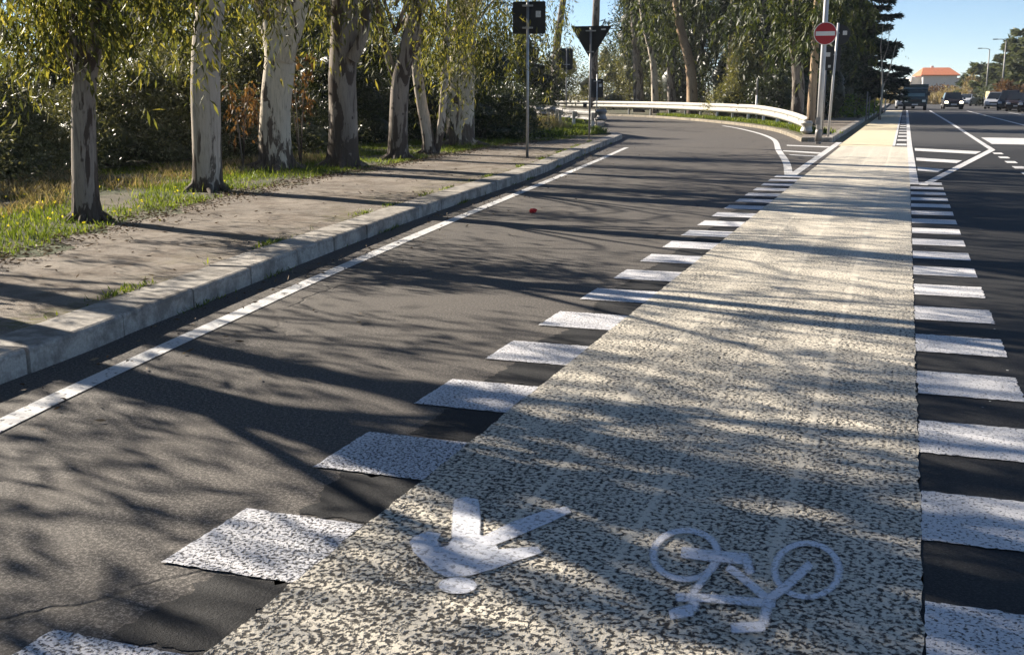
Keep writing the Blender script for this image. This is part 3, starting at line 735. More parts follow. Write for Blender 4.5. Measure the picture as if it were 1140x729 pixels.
# ------------------------------------------------------------------ dark olive shrubs behind the row
olv = [(-13.9, 11.2, 'olive-grey shrub filling the left edge of the photo behind the dry grass', 1.9, 'olive'), (-14.6, 14.4, 'dense dark shrub left of and behind the nearest trunk', 1.9, 'olive'), (-14.8, 17.6, 'dense dark shrub between the two leftmost trunks', 2.0, 'olive'),
       (-14.4, 20.4, 'olive shrub right behind the second trunk', 2.7, 'olive'), (-14.8, 23.8, 'dark shrub behind the thick forked cream trunk', 2.9, 'olive'),
       (-14.9, 27.4, 'dark glossy shrub behind the thick dark trunk', 3.0, 'dark_leaf'), (-14.9, 31.0, 'dark shrub behind the slim leaning trunks', 3.2, 'dark_leaf'),
       (-14.2, 35.0, 'large dark shrub right of the stout cream trunk', 3.6, 'dark_leaf'), (-14.6, 39.5, 'dark shrub behind the square grey sign', 3.8, 'dark_leaf'), (-12.4, 31.6, 'low dark shrub at the foot of the leaf curtain of the stout trunk', 1.7, 'dark_leaf')]
for (x, y, lb, hh, mt) in olv:
    shrub(x, y, 1.9, 2.0, hh, lb, mt, 24000, .08, .03, 'olive_shrub', 'shrub', lobes=11, low=5)
olv2 = [(-25, 16.5, 'tall olive tree filling the top left corner behind the shrubs', 6.4), (-25, 22, 'tall olive tree seen between the first two trunks', 6.4), (-22.4, 25.6, 'tall olive tree seen between the pale and the forked trunk', 6.2),
        (-22.8, 31.6, 'tall olive tree seen between the dark and the leaning trunk', 6.4), (-22.4, 38.5, 'tall olive tree behind the leaf curtain of the stout trunk', 6.4), (-21.5, 45.5, 'olive tree behind the small grey sign on its slim post', 5.6), (-30, 28, 'olive tree in the back, behind the gap beside the second trunk', 9.5), (-27, 34, 'olive tree in the back, behind the gap beside the dark trunk', 9.5), (-29, 44, 'olive tree in the back, behind the hanging leaves by the stout trunk', 9.5), (-28, 54, 'olive tree in the back, left of the square grey sign', 9)]
for (x, y, lb, hh) in olv2:
    shrub(x, y, 3.0, 3.3, hh, lb, 'olive', 13000, .13, .042, 'olive_tree', 'tree', 'olive trees behind the shrubs', 12, low=4)

# ------------------------------------------------------------------ trees behind the ramp guardrail
def far_gum(pts, Y, rad, label, bark='bark_far', top=13, leaf=(5, 8), L=.42, W=.1, mat='gum_far', low=(), nb=7, name='eucalyptus_tree', depth=2, cf=.0, tl=3.0):
    p0 = gy(pts[0][0], pts[0][1], Y); base = (p0[0], Y, .1)
    st = [(0, 0, -.15)]
    for (px, py) in pts[1:]:
        q = gy(px, py, Y); st.append((q[0]-base[0], 0, q[2]-.1))
    return gum_tree(base, [(st, list(np.linspace(rad, rad*.62, len(st))))], label, bark, top, mat, [lowc(*a) if len(a) > 9 else a for a in low], leaf, L, W, depth, name, 'trees behind the guardrail', nb, 1.6, 1.3, 10, 1.2, tl, .95, cf, 1.0)
def LB(px, py, Y, bx, n, rx, rz, dl, nn=3):
    q = gy(px, py, Y); return ((q[0]-bx, 0, q[2]-.1), n, (rx, rx, rz), dl, nn)
far_gum([(617, 118), (619, 60), (627, 0), (632, -40)], 84, .34, 'slim tall tree with an open crown above the leftmost small sign', top=12, leaf=(2, 7), nb=5)
far_gum([(661, 116), (662, 60), (665, 0), (666, -40)], 76, .33, 'tall straight tree standing behind the triangular sign', 'bark_dark', top=12, leaf=(2, 7), nb=5)
bx = gy(712, 112, 82)[0]
far_gum([(712, 112), (709, 60), (705, 0), (704, -40)], 82, .42, 'dark trunk with a hanging crown, leftmost of the dense trees behind the guardrail', 'bark_dark', 13, (6, 8), low=[LB(706, 15, 81, bx, 30, 1.1, 1.2, 2.0), LB(722, 30, 80, bx, 24, .8, .8, 2.0)])
bx = gy(730, 110, 78)[0]
far_gum([(730, 110), (727, 70), (716, 20), (712, -40)], 78, .26, 'thin pale trunk behind the middle of the guardrail', 'bark_cream', 13, (6, 8), low=[LB(735, 5, 77, bx, 34, 1.2, 1.2, 2.2)])
bx = gy(748, 110, 82)[0]
far_gum([(748, 110), (747, 60), (742, 0), (738, -40)], 82, .34, 'slender grey trunk left of the brown leaning one', 'bark_grey', 13, (7, 8), low=[LB(757, 5, 84, bx, 30, 1.4, 1.4, 2.0)])
bx = gy(772, 112, 70)[0]
far_gum([(772, 112), (768, 75), (757, 30), (748, -30)], 70, .36, 'leaning eucalyptus with sunlit orange-brown bark behind the guardrail', 'bark_warm', 13, (7, 8), low=[LB(735, -5, 70, bx, 22, .9, .9, 1.8)])
bx = gy(812, 112, 74)[0]
far_gum([(812, 112), (815, 60), (818, 0), (822, -40)], 74, .36, 'dark tree rising behind the round pale bush', 'bark_dark', 13, (9, 8), mat='dark_leaf', low=[LB(800, 5, 76, bx, 34, 1.8, 1.5, 1.8), LB(838, 20, 76, bx, 26, 1.5, 1.5, 1.8)])
bx = gy(852, 118, 62)[0]
far_gum([(852, 118), (854, 60), (850, 0), (848, -40)], 62, .33, 'dark eucalyptus between the pale bush and the no-entry sign', 'bark_dark', 13, (9, 8), mat='dark_leaf', low=[LB(860, 10, 64, bx, 40, 1.5, 1.5, 1.8), LB(872, 45, 65, bx, 20, 1.1, .8, 1.3)])
bx = gy(886, 138, 52)[0]
far_gum([(886, 138), (889, 90), (884, 40), (888, -10), (890, -40)], 52, .3, 'dark grey trunk left of the tall lamp pole', 'bark_dark', 13, (8, 8), L=.34, W=.08, mat='gum_far', low=[LB(872, 5, 54, bx, 40, 1.2, .9, 1.5)], tl=2.0)
bx = gy(899, 140, 50)[0]
far_gum([(902, 141), (906, 80), (909, 30), (911, -20), (912, -50)], 50, .2, 'eucalyptus with peeling orange bark right behind the no-entry sign', 'bark_warm', 10, (8, 8), L=.34, W=.08, low=[LB(928, 14, 56, bx, 40, .9, .8, 1.6)], tl=1.2)
# bushes and evergreens filling the wood behind the rail
for (px, Y, rx, h, lb, mt) in [
        (585, 62, 3.0, 5.0, 'dark bush left of the small grey signs', 'dark_leaf'), (606, 96, 3.2, 5.4, 'light olive bush under the open sky left of the triangular sign', 'olive_pale'), (640, 104, 3.4, 5.0, 'light olive bush seen between the small sign and the triangular sign', 'olive_pale'),
        (676, 100, 3.0, 5.6, 'light olive bush right of the triangular sign', 'olive_pale'), (702, 96, 2.6, 5.2, 'olive bush behind the leftmost dense trees', 'olive_pale'),
        (738, 92, 2.8, 5.4, 'olive undergrowth bush behind the thin pale trunk', 'olive')]:
    q = gy(px, 110, Y); shrub(q[0], Y, rx, rx, h, lb, mt, 6500, .2, .075, 'olive_bush', 'bush', 'bushes beyond the guardrail', 8)
for (px, Y, rx, h, lb, mt) in [(783, 86, 3.2, 12.5, 'dark evergreen filling the gap right of the leaning brown trunk', 'dark_leaf'), (830, 84, 3.2, 13, 'tall dark evergreen behind the round pale bush', 'dark_leaf'), (872, 72, 2.8, 12, 'tall dark evergreen left of the no-entry sign', 'dark_leaf'),
                           (912, 64, 2.2, 11.5, 'dark evergreen directly behind the no-entry sign and its pole', 'dark_leaf'), (926, 70, 2.0, 11.5, 'dark evergreen right of the two pole signs', 'dark_leaf'), (934, 84, 2.0, 11.5, 'dark evergreen between the pole signs and the layered conifer', 'dark_leaf'), (718, 100, 3.6, 12, 'dark evergreen deep in the wood behind the leftmost dense trunk', 'dark_leaf'), (750, 102, 4.2, 13, 'tall dark evergreen deep in the wood behind the thin trunks', 'dark_leaf')]:
    q = gy(px, 112, Y); shrub(q[0], Y, rx, rx, h, lb, mt, 16000, .24, .09, 'evergreen_tree', 'tree', 'dark evergreens of the wood', 13)
q = gy(817, 116, 62); shrub(q[0], 62, 1.75, 1.7, 3.9, 'rounded grey-green olive bush just behind the guardrail', 'olive_pale', 9000, .16, .05, 'olive_bush', 'bush', 'bushes beyond the guardrail', 8, fill=.55)
q = gy(862, 122, 56); shrub(q[0], 56, 1.5, 1.5, 2.6, 'low dark bush behind the slim delineator post', 'dark_leaf', 5000, .14, .05, 'bush', 'bush', 'bushes beyond the guardrail', 6)

def conifer(x, y, h, rmax, label, mat='cedar', dens=24, pw=.75, z0=.9, flatness=.0, L=.3, W=.07, per=34, name='conifer_tree', group='conifers by the road', step=.42, trunk=.2):
    t = thing(name, label, 'tree', (x, y, .1), 0, group); mb = MB()
    mb.tube([(0, 0, -.2), (.05, 0, h*.5), (0, 0, h)], [trunk, trunk*.65, .03], 9, caps=False)
    Cs = []; Ds = []; z = z0; k = 0
    while z < h-.2:
        ln0 = rmax*max(.06, (1-z/h))**pw; nb_ = max(4, int(dens*.25+3*(1-z/h)))
        a0 = random.random()*6.28; tier = .75+.4*random.random()
        for i in range(nb_):
            a = a0+i*6.283/nb_+rng.normal(0, .22); ln = ln0*tier*(.7+.45*random.random()); dv = np.array((math.cos(a), math.sin(a), 0))
            s = np.linspace(0, 1, 6); P = dv*ln*s[:, None]; P[:, 2] += z+.12*ln*s-(.34+.1*rng.normal()-flatness)*ln*s**1.6+.13*ln*s**4
            mb.tube(P, np.linspace(.05, .008, 6), 4, caps=False)
            n = int(per*max(1, ln)); u = random.random()**0+0; tt = .12+.88*np.sqrt(rng.random(n))
            q = np.stack([np.interp(tt, s, P[:, j]) for j in range(3)], 1); sd_ = rng.normal(0, 1, n)*(.34*ln*(1.08-tt)*.62+.05)
            side = np.array((-dv[1], dv[0], 0)); q = q+side*sd_[:, None]; q[:, 2] -= .10*np.abs(sd_)+rng.random(n)*.12
            d = dv*(.5+.2*rng.random((n, 1)))+side*(np.sign(sd_)*.6)[:, None]+rng.normal(0, .25, (n, 3)); d[:, 2] -= .15
            Cs.append(q); Ds.append(d)
        z += step*(.8+.4*random.random()); k += 1
    mb.build('trunk', M['bark_dark'], t); Cs = np.concatenate(Cs); Ds = np.concatenate(Ds); N = len(Cs)
    leaf_mesh('crown', Cs, Ds, L*(.6+.8*rng.random(N)), W*(.6+.8*rng.random(N)), M[mat], t)
    return t
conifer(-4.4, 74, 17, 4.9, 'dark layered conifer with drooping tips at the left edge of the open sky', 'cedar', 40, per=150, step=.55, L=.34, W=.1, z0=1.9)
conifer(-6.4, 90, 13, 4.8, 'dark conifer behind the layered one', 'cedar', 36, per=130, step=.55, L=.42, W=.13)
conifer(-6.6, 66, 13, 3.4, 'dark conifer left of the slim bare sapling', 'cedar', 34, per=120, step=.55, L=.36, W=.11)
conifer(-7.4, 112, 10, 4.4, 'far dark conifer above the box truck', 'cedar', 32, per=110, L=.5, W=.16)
# bare sapling with pale bark in front of the conifer
t = thing('sapling', 'slim bare sapling with a forked pale trunk in front of the dark conifer', 'tree', (*gp(979, 134), .12)); mb = MB()
mb.tube([(0, 0, -.1), (.03, 0, 1.6), (-.05, .05, 2.8)], [.075, .06, .045], 8, caps=False)
mb.tube([(0, 0, 1.5), (.35, .05, 2.6), (.62, .05, 4.2)], [.05, .04, .015], 6, caps=False); mb.tube([(-.05, .05, 2.7), (-.2, 0, 3.9), (-.15, .1, 5.2)], [.04, .03, .012], 6, caps=False)
mb.tube([(-.08, .04, 3.0), (.18, 0, 3.9), (.22, .1, 5.0)], [.03, .02, .01], 5, caps=False); mb.build('trunk', M['bark_pale'], t)
c_, d_ = hanging([(-.15, .1, 5.0), (.2, .1, 4.9), (.6, .05, 4.1)], 4, 6, .6, .12, .5); leaf_mesh('crown', c_, d_, .13, .04, M['olive'], t)
for i, (px, py, lb) in enumerate([(946, 134, 'bright green weedy shrub on the pavement edge right of the pole signs'), (957, 131, 'bright green weedy shrub in front of the dark evergreens'), (969, 128, 'small green shrub at the foot of the bare sapling')]):
    x, y = gp(px, py); shrub(x-.3, y+1, 1.0, 1.0, 1.3-.2*i, lb, 'weed', 1500, .13, .06, 'weedy_shrub', 'shrub', 'weedy shrubs on the pavement edge', 5)
# orange dead branches and dry clump between the trunks
def dead(px, py, Y, h, n, label, r=.3):
    x, _, z = gy(px, py, Y); t = thing('dead_branch', label, 'branch', (x, Y, .11), 0, 'dead branches between the trunks'); mb = MB(); tips = []
    for k in range(4):
        a = k*1.6; e = (r*math.cos(a), r*math.sin(a), (z-.11)*(.6+.45*random.random())); mb.tube([(0, 0, 0), (e[0]*.4, e[1]*.4, e[2]*.6), e], [.014, .01, .004], 5, caps=False); tips.append(np.array(e)); tips.append(np.array(e)*np.array((.8, .8, .85)))
    mb.build('stem', M['bark_dark'], t); c, d = hanging(tips, n, 9, h*.6, .2, r*.7)
    leaf_mesh('dead_leaves', c, d, .13*(.6+.8*rng.random(len(c))), .04, M['dead'], t)
dead(266, 92, 17.4, 1.0, 3, 'dead orange-brown branch hanging between the second trunk and the forked one', .22)
dead(289, 100, 18.6, 1.1, 3, 'dead orange-brown branch close to the left side of the forked trunk', .2)
dead(330, 62, 18.6, .6, 3, 'dead rusty leaves right of the fork of the cream trunk', .26)

# ------------------------------------------------------------------ grass, weeds, litter
def blades(name, pts, h, wd, mat, lean=.35, zb=.12, tint=None):
    N = len(pts); C = np.c_[pts, np.full(N, zb)]; D = rng.normal(0, lean, (N, 3)); D[:, 2] = 1
    return leaf_mesh(name, C, D, h*(.5+rng.random(N)), wd*(.6+.8*rng.random(N)), M[mat], None, tint, curl=.15, kind='stuff')
def scatter(n, fx, y0, y1, dens=1.0, clump=None):
    y = y0+(y1-y0)*rng.random(n)**dens; u = rng.random(n); lo, hi = fx(y); p = np.c_[lo+(hi-lo)*u, y]
    if clump is not None:
        v = np.sin(p[:, 0]*2.1+1.3*np.sin(p[:, 1]*1.1))*np.sin(p[:, 1]*1.7+np.sin(p[:, 0]*1.9)); p = p[v+rng.normal(0, .35, n) > clump]
    return p
sex = lambda y: np.interp(y, SE[:, 1], SE[:, 0])
blades('grass', scatter(90000, lambda y: (sex(y)-4.6, sex(y)-.1), 5, 34, 1.0, -.12), .056, .012, 'grass')
blades('tall_grass_tufts', scatter(9000, lambda y: (sex(y)-2.6, sex(y)-.35), 6, 34, 1.0, .3), .13, .012, 'grass')
blades('dry_grass', np.r_[scatter(15000, lambda y: (sex(y)-5.2, sex(y)-1.7), 8, 15.5, 1.0, -.05), scatter(5000, lambda y: (sex(y)-3.4, sex(y)-1.6), 15, 21, 1.0, .2)], .16, .011, 'dry', .6)
nx = lambda y: (np.interp(y, [34, 37.6, 42, 47, 54, 62], [-10.2, -9.8, -11.8, -13.2, -14.6, -18.6]))
blades('island_grass', np.r_[scatter(24000, lambda y: (nx(y)-6, nx(y)-.1), 33.5, 58, 1.4, -.5), scatter(4000, lambda y: (nx(y)-1.8, nx(y)+.1), 36, 43)], .2, .022, 'grass', .35)
blades('island_dry_grass', scatter(9000, lambda y: (nx(y)-6, nx(y)-1.2), 32, 48, 1.2, .0), .5, .02, 'dry', .35)
ks = resample(offset(KR, -.32)[6:70], 400)
g = ks[rng.integers(0, 400, 16000)]+np.c_[np.abs(rng.normal(0, .7, 16000))*.6, np.abs(rng.normal(0, .7, 16000))]
blades('rail_verge_grass', g, .16, .03, 'grass')
yy = 3+30*rng.random(5200); kx = np.interp(yy, inner[:90, 1], inner[:90, 0]); m_ = (np.sin(yy*2.3)+np.sin(yy*5.1+1)+rng.normal(0, .5, 5200)) > .9
blades('kerb_weeds', np.c_[kx-np.abs(rng.normal(0, .05, 5200)), yy][m_], .05, .010, 'grass', .6, .135)
m_ = (np.sin(yy*1.7+2)+np.sin(yy*4.1)+rng.normal(0, .5, 5200)) > 1.35; kx = np.interp(yy, KL[:110, 1], KL[:110, 0])
blades('gutter_weeds', np.c_[kx+.015+np.abs(rng.normal(0, .02, 5200)), yy][m_], .045, .008, 'grass', .6, .0)
# yellow flowers in the grass round the nearest trunk
fp = np.r_[rng.normal((b1[0]-.15, b1[1]-.1), (.7, .5), (16, 2)), scatter(34, lambda y: (sex(y)-2.6, sex(y)-.2), 8, 14)]
C = np.repeat(np.c_[fp, .17+.09*rng.random(len(fp))], 5, 0); D = unit(len(C), .6)
leaf_mesh('yellow_wildflowers', C, D, .02, .02, M['flower'], kind='stuff')
# fallen leaves and bark flakes along the verge edge
yy = 5+26*rng.random(5600); xx = sex(yy)+rng.normal(-.05, .24, 5600)
yy2 = 4+28*rng.random(330); kx = np.interp(yy2, inner[:60, 1], inner[:60, 0]); xx2 = kx+(sex(yy2)-kx)*rng.random(330)
P = np.r_[np.c_[xx, yy], np.c_[xx2, yy2]]; D = unit(len(P)); D[:, 2] = np.abs(D[:, 2])*.22
leaf_mesh('leaf_litter', np.c_[P, np.full(len(P), .142)], D, .05*(.5+rng.random(len(P))), .016, M['twig'], kind='stuff')
yy = 2.5+26*rng.random(420); kx = np.interp(yy, KL[:110, 1], KL[:110, 0]); xx = kx+.06+np.abs(rng.normal(0, .5, 420))
D = unit(420); D[:, 2] = np.abs(D[:, 2])*.2
leaf_mesh('gutter_litter', np.c_[xx, yy, np.full(420, .012)], D, .045*(.5+rng.random(420)), .014, M['twig'], kind='stuff')

# ------------------------------------------------------------------ guardrails
def guardrail(name, label, P, posts, end=True, mat='rail', flip=1, drop=.0):
    """W-profile beam swept along a path, posts behind it"""
    t = thing(name, label, 'guardrail', (P[0][0], P[0][1], .1)); P = np.array(P)[:, :2]; o = P[0]
    prof = [(0, .45), (.03, .465), (.082, .50), (.082, .545), (.02, .585), (.02, .625), (.082, .665), (.082, .71), (.03, .745), (0, .76)]
    prof = prof+[(a_-.012, z) for a_, z in prof[::-1]]; prof = [(a_, .43+(z-.45)*1.42) for a_, z in prof]; N = normals2(P)*flip; m = len(prof); vs = []
    dd_ = np.r_[0, np.cumsum(np.linalg.norm(np.diff(P, axis=0), axis=1))]
    dip = lambda q_: drop*max(0., 1-q_/15.0)**1.3
    for i in range(len(P)):
        for (a_, z) in prof: vs.append((P[i][0]-o[0]+N[i][0]*a_, P[i][1]-o[1]+N[i][1]*a_, z-dip(dd_[i])))
    fs = [(i*m+k, i*m+(k+1) % m, (i+1)*m+(k+1) % m, (i+1)*m+k) for i in range(len(P)-1) for k in range(m)]+[tuple(range(m)), tuple(range((len(P)-1)*m+m-1, (len(P)-1)*m-1, -1))]
    MB().add(vs, fs).build('beam', M[mat], t)
    d = np.r_[0, np.cumsum(np.linalg.norm(np.diff(P, axis=0), axis=1))]; s = 1.2
    while s < min(posts, d[-1]):
        q = np.array((np.interp(s, d, P[:, 0]), np.interp(s, d, P[:, 1])))-o; n = np.array((np.interp(s, d, N[:, 0]), np.interp(s, d, N[:, 1]))); a = math.atan2(n[1], n[0])
        c = q-n*.10; MB().box((c[0], c[1], .30-dip(s)*.5), (.05, .12, .82-dip(s)), a+math.pi/2).box((q[0]-n[0]*.03, q[1]-n[1]*.03, .6-dip(s)), (.06, .14, .2), a+math.pi/2).build('post', M['galv'], t, .004)
        s += 3.0
    # rounded bull-nose terminal
    q = P[0]-o; tx = P[0]-P[1]; tx /= np.linalg.norm(tx); n = N[0]; ring = []
    for z in (.44, .51, .62, .67, .77, .84):
        b = .05 if z in (.51, .77) else 0
        for k in range(11):
            th = -math.pi/2+math.pi*k/10; r = .16+b
            p = q-n*.09+tx*(math.cos(th)*(r+.02)+.02)+n*math.sin(th)*r; ring.append((p[0], p[1], z-drop))
        ring.append((*(q-n*.25-tx*.25), z-drop)); ring.append((*(q+n*(.07+b)-tx*.25), z-drop))
    m = 13; fs = [(i*m+k, i*m+(k+1) % m, (i+1)*m+(k+1) % m, (i+1)*m+k) for i in range(5) for k in range(m)]+[tuple(range(m)), tuple(range(5*m+m-1, 5*m-1, -1))]
    MB().add(ring, fs).build('end_terminal', M[mat], t)
    return t
GR = offset(KR, -.62); GR = smooth_path([(-3.25, 39.2)]+[tuple(p) for p in GR[9::6]], .6)
guardrail('guardrail', 'long pale guardrail with a rounded end curving along the outside of the ramp', GR, 60, flip=1, drop=.36)
e0 = gp(672, 128, .75); e1 = gp(612, 122, .75)
G2 = smooth_path([(e0[0], e0[1]), ((e0[0]+e1[0])/2-.4, (e0[1]+e1[1])/2), e1, (e1[0]-6, e1[1]+8)], .6)
guardrail('guardrail', 'short shaded guardrail with a grey end beside the pole signs on the grassy corner', G2, 30, mat='pole_d', flip=-1)  # duller grey than the long rail: the shade is put into its colour

# ------------------------------------------------------------------ signs
def plate(name, pts, mat, parent, y0, y1, bevel=.004, **k): return MB().prism(pts, 'y', y0, y1).build(name, mat, parent, bevel, **k)
def rrect(cx, cz, w, h, r=.05, n=4):
    o = []
    for (sx, sz, a0) in ((1, 1, 0), (-1, 1, 90), (-1, -1, 180), (1, -1, 270)):
        for k in range(n+1):
            a = R(a0+90*k/n); o.append((cx+sx*(w/2-r)+r*math.cos(a), cz+sz*(h/2-r)+r*math.sin(a)))
    return o
def disc(cx, cz, r, n=40): return [(cx+r*math.cos(a), cz+r*math.sin(a)) for a in np.linspace(0, 2*math.pi, n, endpoint=False)]
def pole(parent, h, r, mat='galv', x=0, cap=True, z0=-.2): return MB().tube([(x, 0, z0), (x, 0, h*.5), (x, 0, h)], [r, r, r], 14).build('pole', M[mat], parent)
def clamp(parent, z, w=.22):
    return MB().box((0, .0, z), (w, .075, .035)).box((0, -.04, z), (.09, .03, .045)).build('clamp', M['galv'], parent, .004)
# square sign seen from behind
t = thing('road_sign', 'square dark-backed road sign on a tall grey pole rising from the near kerb', 'sign', (*gp(587, 176, .13), .13), R(8), 'road signs seen from behind')
pole(t, 3.24, .03); plate('sign_plate', rrect(.02, 2.93, .70, .66, .03), M['signback'], t, .045, .075)
plate('sign_face', rrect(.02, 2.93, .66, .62, .03), M['blue'], t, .076, .08); clamp(t, 3.17); clamp(t, 2.72)
plate('sticker', rrect(.22, 3.0, .11, .13, .01), M['sticker'], t, .040, .0445)
# give-way triangle seen from behind
x, y = gp(656, 156, .12); t = thing('road_sign', 'triangular dark-backed road sign pointing down, on a grey pole', 'sign', (x, y, .12), R(4), 'road signs seen from behind')
zt = gy(656, 30, y)[2]-.12; zb = gy(656, 66, y)[2]-.12
def tri(s, zz=0): return [(-.605*s, zt-zz), (-.60*s, zt+.02-zz), (.60*s, zt+.02-zz), (.605*s, zt-zz), (.02*s, zb+zz*1.6), (-.02*s, zb+zz*1.6)]
pole(t, zt-.03, .032, 'pole_d'); plate('sign_plate', tri(1), M['signback'], t, .045, .075); plate('sign_face', tri(.82, .1), M['white'], t, .076, .079)
clamp(t, zt-.12, .3); clamp(t, zt-.72, .18); plate('sticker', [(.30, zt-.10), (.44, zt-.10), (.44, zt-.06), (.30, zt-.06)], M['sticker'], t, .041, .0445)
# two small signs further back
Y3 = 46.5; q = gy(630, 145, Y3); t = thing('road_sign', 'upright dark-backed sign with a curved top bracket on the thinner pole furthest left', 'sign', (q[0], Y3, .12), R(6), 'road signs seen from behind')
zt3 = gy(630, 54, Y3)[2]; zb3 = gy(630, 78, Y3)[2]; pole(t, zt3-.05, .028, 'pole_d'); plate('sign_plate', rrect(-.04, (zt3+zb3)/2-.12, .60, zt3-zb3, .08), M['signback'], t, .045, .075); plate('sign_face', rrect(-.04, (zt3+zb3)/2-.12, .55, zt3-zb3-.05, .07), M['blue'], t, .076, .079)
MB().tube([(-.3, .06, zt3-.12), (-.2, .06, zt3+.0), (0, .06, zt3+.03), (.2, .06, zt3+.0), (.26, .06, zt3-.12)], .015, 6).build('bracket', M['galv'], t); clamp(t, zb3+.1, .3)
Y4 = 47.5; q = gy(664, 140, Y4); t = thing('road_sign', 'low dark-backed sign with a white sticker just right of the triangular sign pole', 'sign', (q[0], Y4, .12), R(6), 'road signs seen from behind')
zt4 = gy(664, 88, Y4)[2]-.12; zb4 = gy(664, 109, Y4)[2]-.12; pole(t, zt4+.2, .028, 'galv'); plate('sign_plate', rrect(-.02, (zt4+zb4)/2, .56, zt4-zb4, .05), M['signback'], t, .045, .075); plate('sign_face', rrect(-.02, (zt4+zb4)/2, .52, zt4-zb4-.05, .04), M['white'], t, .076, .079)
plate('sticker', rrect(.14, zt4-.28, .11, .13, .01), M['sticker'], t, .040, .0445); clamp(t, zt4-.1, .3)
# small dark marker block under the triangular sign: rear of a chevron board
q = gy(651, 138, 50); t = thing('marker_post', 'short dark post standing behind the shaded guardrail left of the triangular sign pole', 'post', (q[0], 50, .12)); MB().box((0, 0, .4), (.16, .12, 1.0)).build('post_body', M['signback'], t, .01); MB().box((0, 0, .93), (.19, .15, .06)).build('cap', M['pole_d'], t, .01)

# lamp pole with the no-entry sign
x, y = gp(911, 155.5, .13); t = thing('lamp_post', 'tall pale lamp post carrying the no-entry sign at the island tip', 'lamp post', (x, y, .13))
mb = MB(); mb.tube([(0, 0, -.2), (.0, 0, 2), (.02, 0, 9)], [.088, .08, .055], 18); mb.build('pole', M['pole'], t)
MB().tube([(0, 0, -.05), (0, 0, .22), (0, 0, .3)], [.105, .105, .09], 16).build('base_sleeve', M['pole_d'], t)
MB().tube([(0, 0, 8.85), (.5, -.05, 9.3), (1.6, -.1, 9.5)], .035, 8).build('arm', M['pole'], t); MB().box((1.9, -.1, 9.5), (.7, .28, .12), 0, (.7, .7)).build('lamp_head', M['pole_d'], t, .02)
MB().box((-.03, -.10, .55), (.13, .04, .22)).build('access_hatch', M['pole_d'], t, .005)
zc = gy(912, 38, y)[2]-.13
t = thing('road_sign', 'round red no-entry sign with a white bar on the tall lamp post', 'sign', (x+.03, y, zc+.13), R(3))
plate('rim', disc(0, 0, .33), M['white'], t, -.125, -.100); plate('disc', disc(0, 0, .31), M['red'], t, -.130, -.1255); plate('bar', rrect(0, 0, .55, .125, .01), M['white'], t, -.135, -.1305)
plate('backing_plate', disc(0, 0, .33), M['signback'], t, -.0995, -.092); [MB().box((0, -.03, q_), (.26, .12, .04)).build('clamp', M['galv'], t, .004) for q_ in (.12, -.14)]
# second pole with dark sign backs
x, y = gp(921.5, 153, .13); t = thing('road_sign', 'pale thin pole right of the lamp post carrying two dark sign backs with white stickers', 'sign', (x, y, .13), R(0), 'road signs seen from behind')
ht = gy(925, 26, y)[2]-.13; MB().tube([(0, 0, -.2), (.06, 0, ht*.5), (.12, 0, ht)], .038, 12).build('pole', M['pole'], t)
z1 = gy(932, 37, y)[2]-.13; z2 = gy(918, 61, y)[2]-.13
plate('sign_plate', disc(.18, z1-.05, .31), M['signback'], t, .06, .085); plate('sign_face', disc(.18, z1-.05, .295), M['blue'], t, .086, .09); plate('sign_plate', rrect(-.02, z2-.12, .52, .72, .03), M['signback'], t, .06, .085); plate('sign_face', rrect(-.02, z2-.12, .48, .68, .03), M['blue'], t, .086, .09)
plate('sticker', rrect(.33, z1, .13, .13, .008), M['sticker'], t, .054, .0595); plate('sticker', rrect(-.14, z2, .13, .13, .008), M['sticker'], t, .054, .0595); plate('sticker', rrect(-.08, z2-.36, .08, .08, .008), M['sticker'], t, .054, .0595)
[MB().box(q_, (.1, .1, .04)).build('clamp', M['galv'], t, .004) for q_ in ((.12, .03, z1), (.08, .03, z2))]
x, y = gp(915, 151, .13); t = thing('metal_post', 'thin grey post close behind the tall lamp post', 'post', (x, y, .13)); MB().tube([(0, 0, -.2), (0, 0, 1.2), (0, 0, 2.3)], .035, 10).build('post_body', M['pole_d'], t); MB().tube([(0, 0, 2.3), (0, 0, 2.34)], .042, 10).build('cap', M['pole_d'], t)
q = gy(842, 119, 55); t = thing('delineator_post', 'slim pale delineator post behind the guardrail in front of the dark bush', 'post', (q[0], 55, .11)); MB().tube([(0, 0, -.1), (0, 0, 1.3)], .05, 10).build('post_body', M['white'], t); MB().tube([(0, 0, 1.3), (0, 0, 2.0), (0, 0, 2.1)], [.045, .045, .02], 10).build('post_tip', M['pole_d'], t)
for (px, py, ptop, r_, lb) in [(964, 132, 103, .035, 'leftmost grey metal post on the far pavement'), (973, 128, 96, .04, 'tallest grey metal post on the far pavement, by the bare sapling'), (985, 124, 98, .05, 'pale metal post on the far pavement nearest the truck'), (967, 130, 108, .03, 'shortest grey metal post on the far pavement')]:
    x, y = gp(px, py, .13); z = gy(px, ptop, y)[2]-.13; t = thing('metal_post', lb, 'post', (x, y, .13), 0, 'metal posts on the far pavement')
    MB().tube([(0, 0, -.15), (0, 0, z)], r_, 10).build('post_body', M['pole_d' if r_ < .05 else 'pole'], t); MB().tube([(0, 0, z), (0, 0, z+.03)], r_*1.25, 10).build('cap', M['galv'], t)
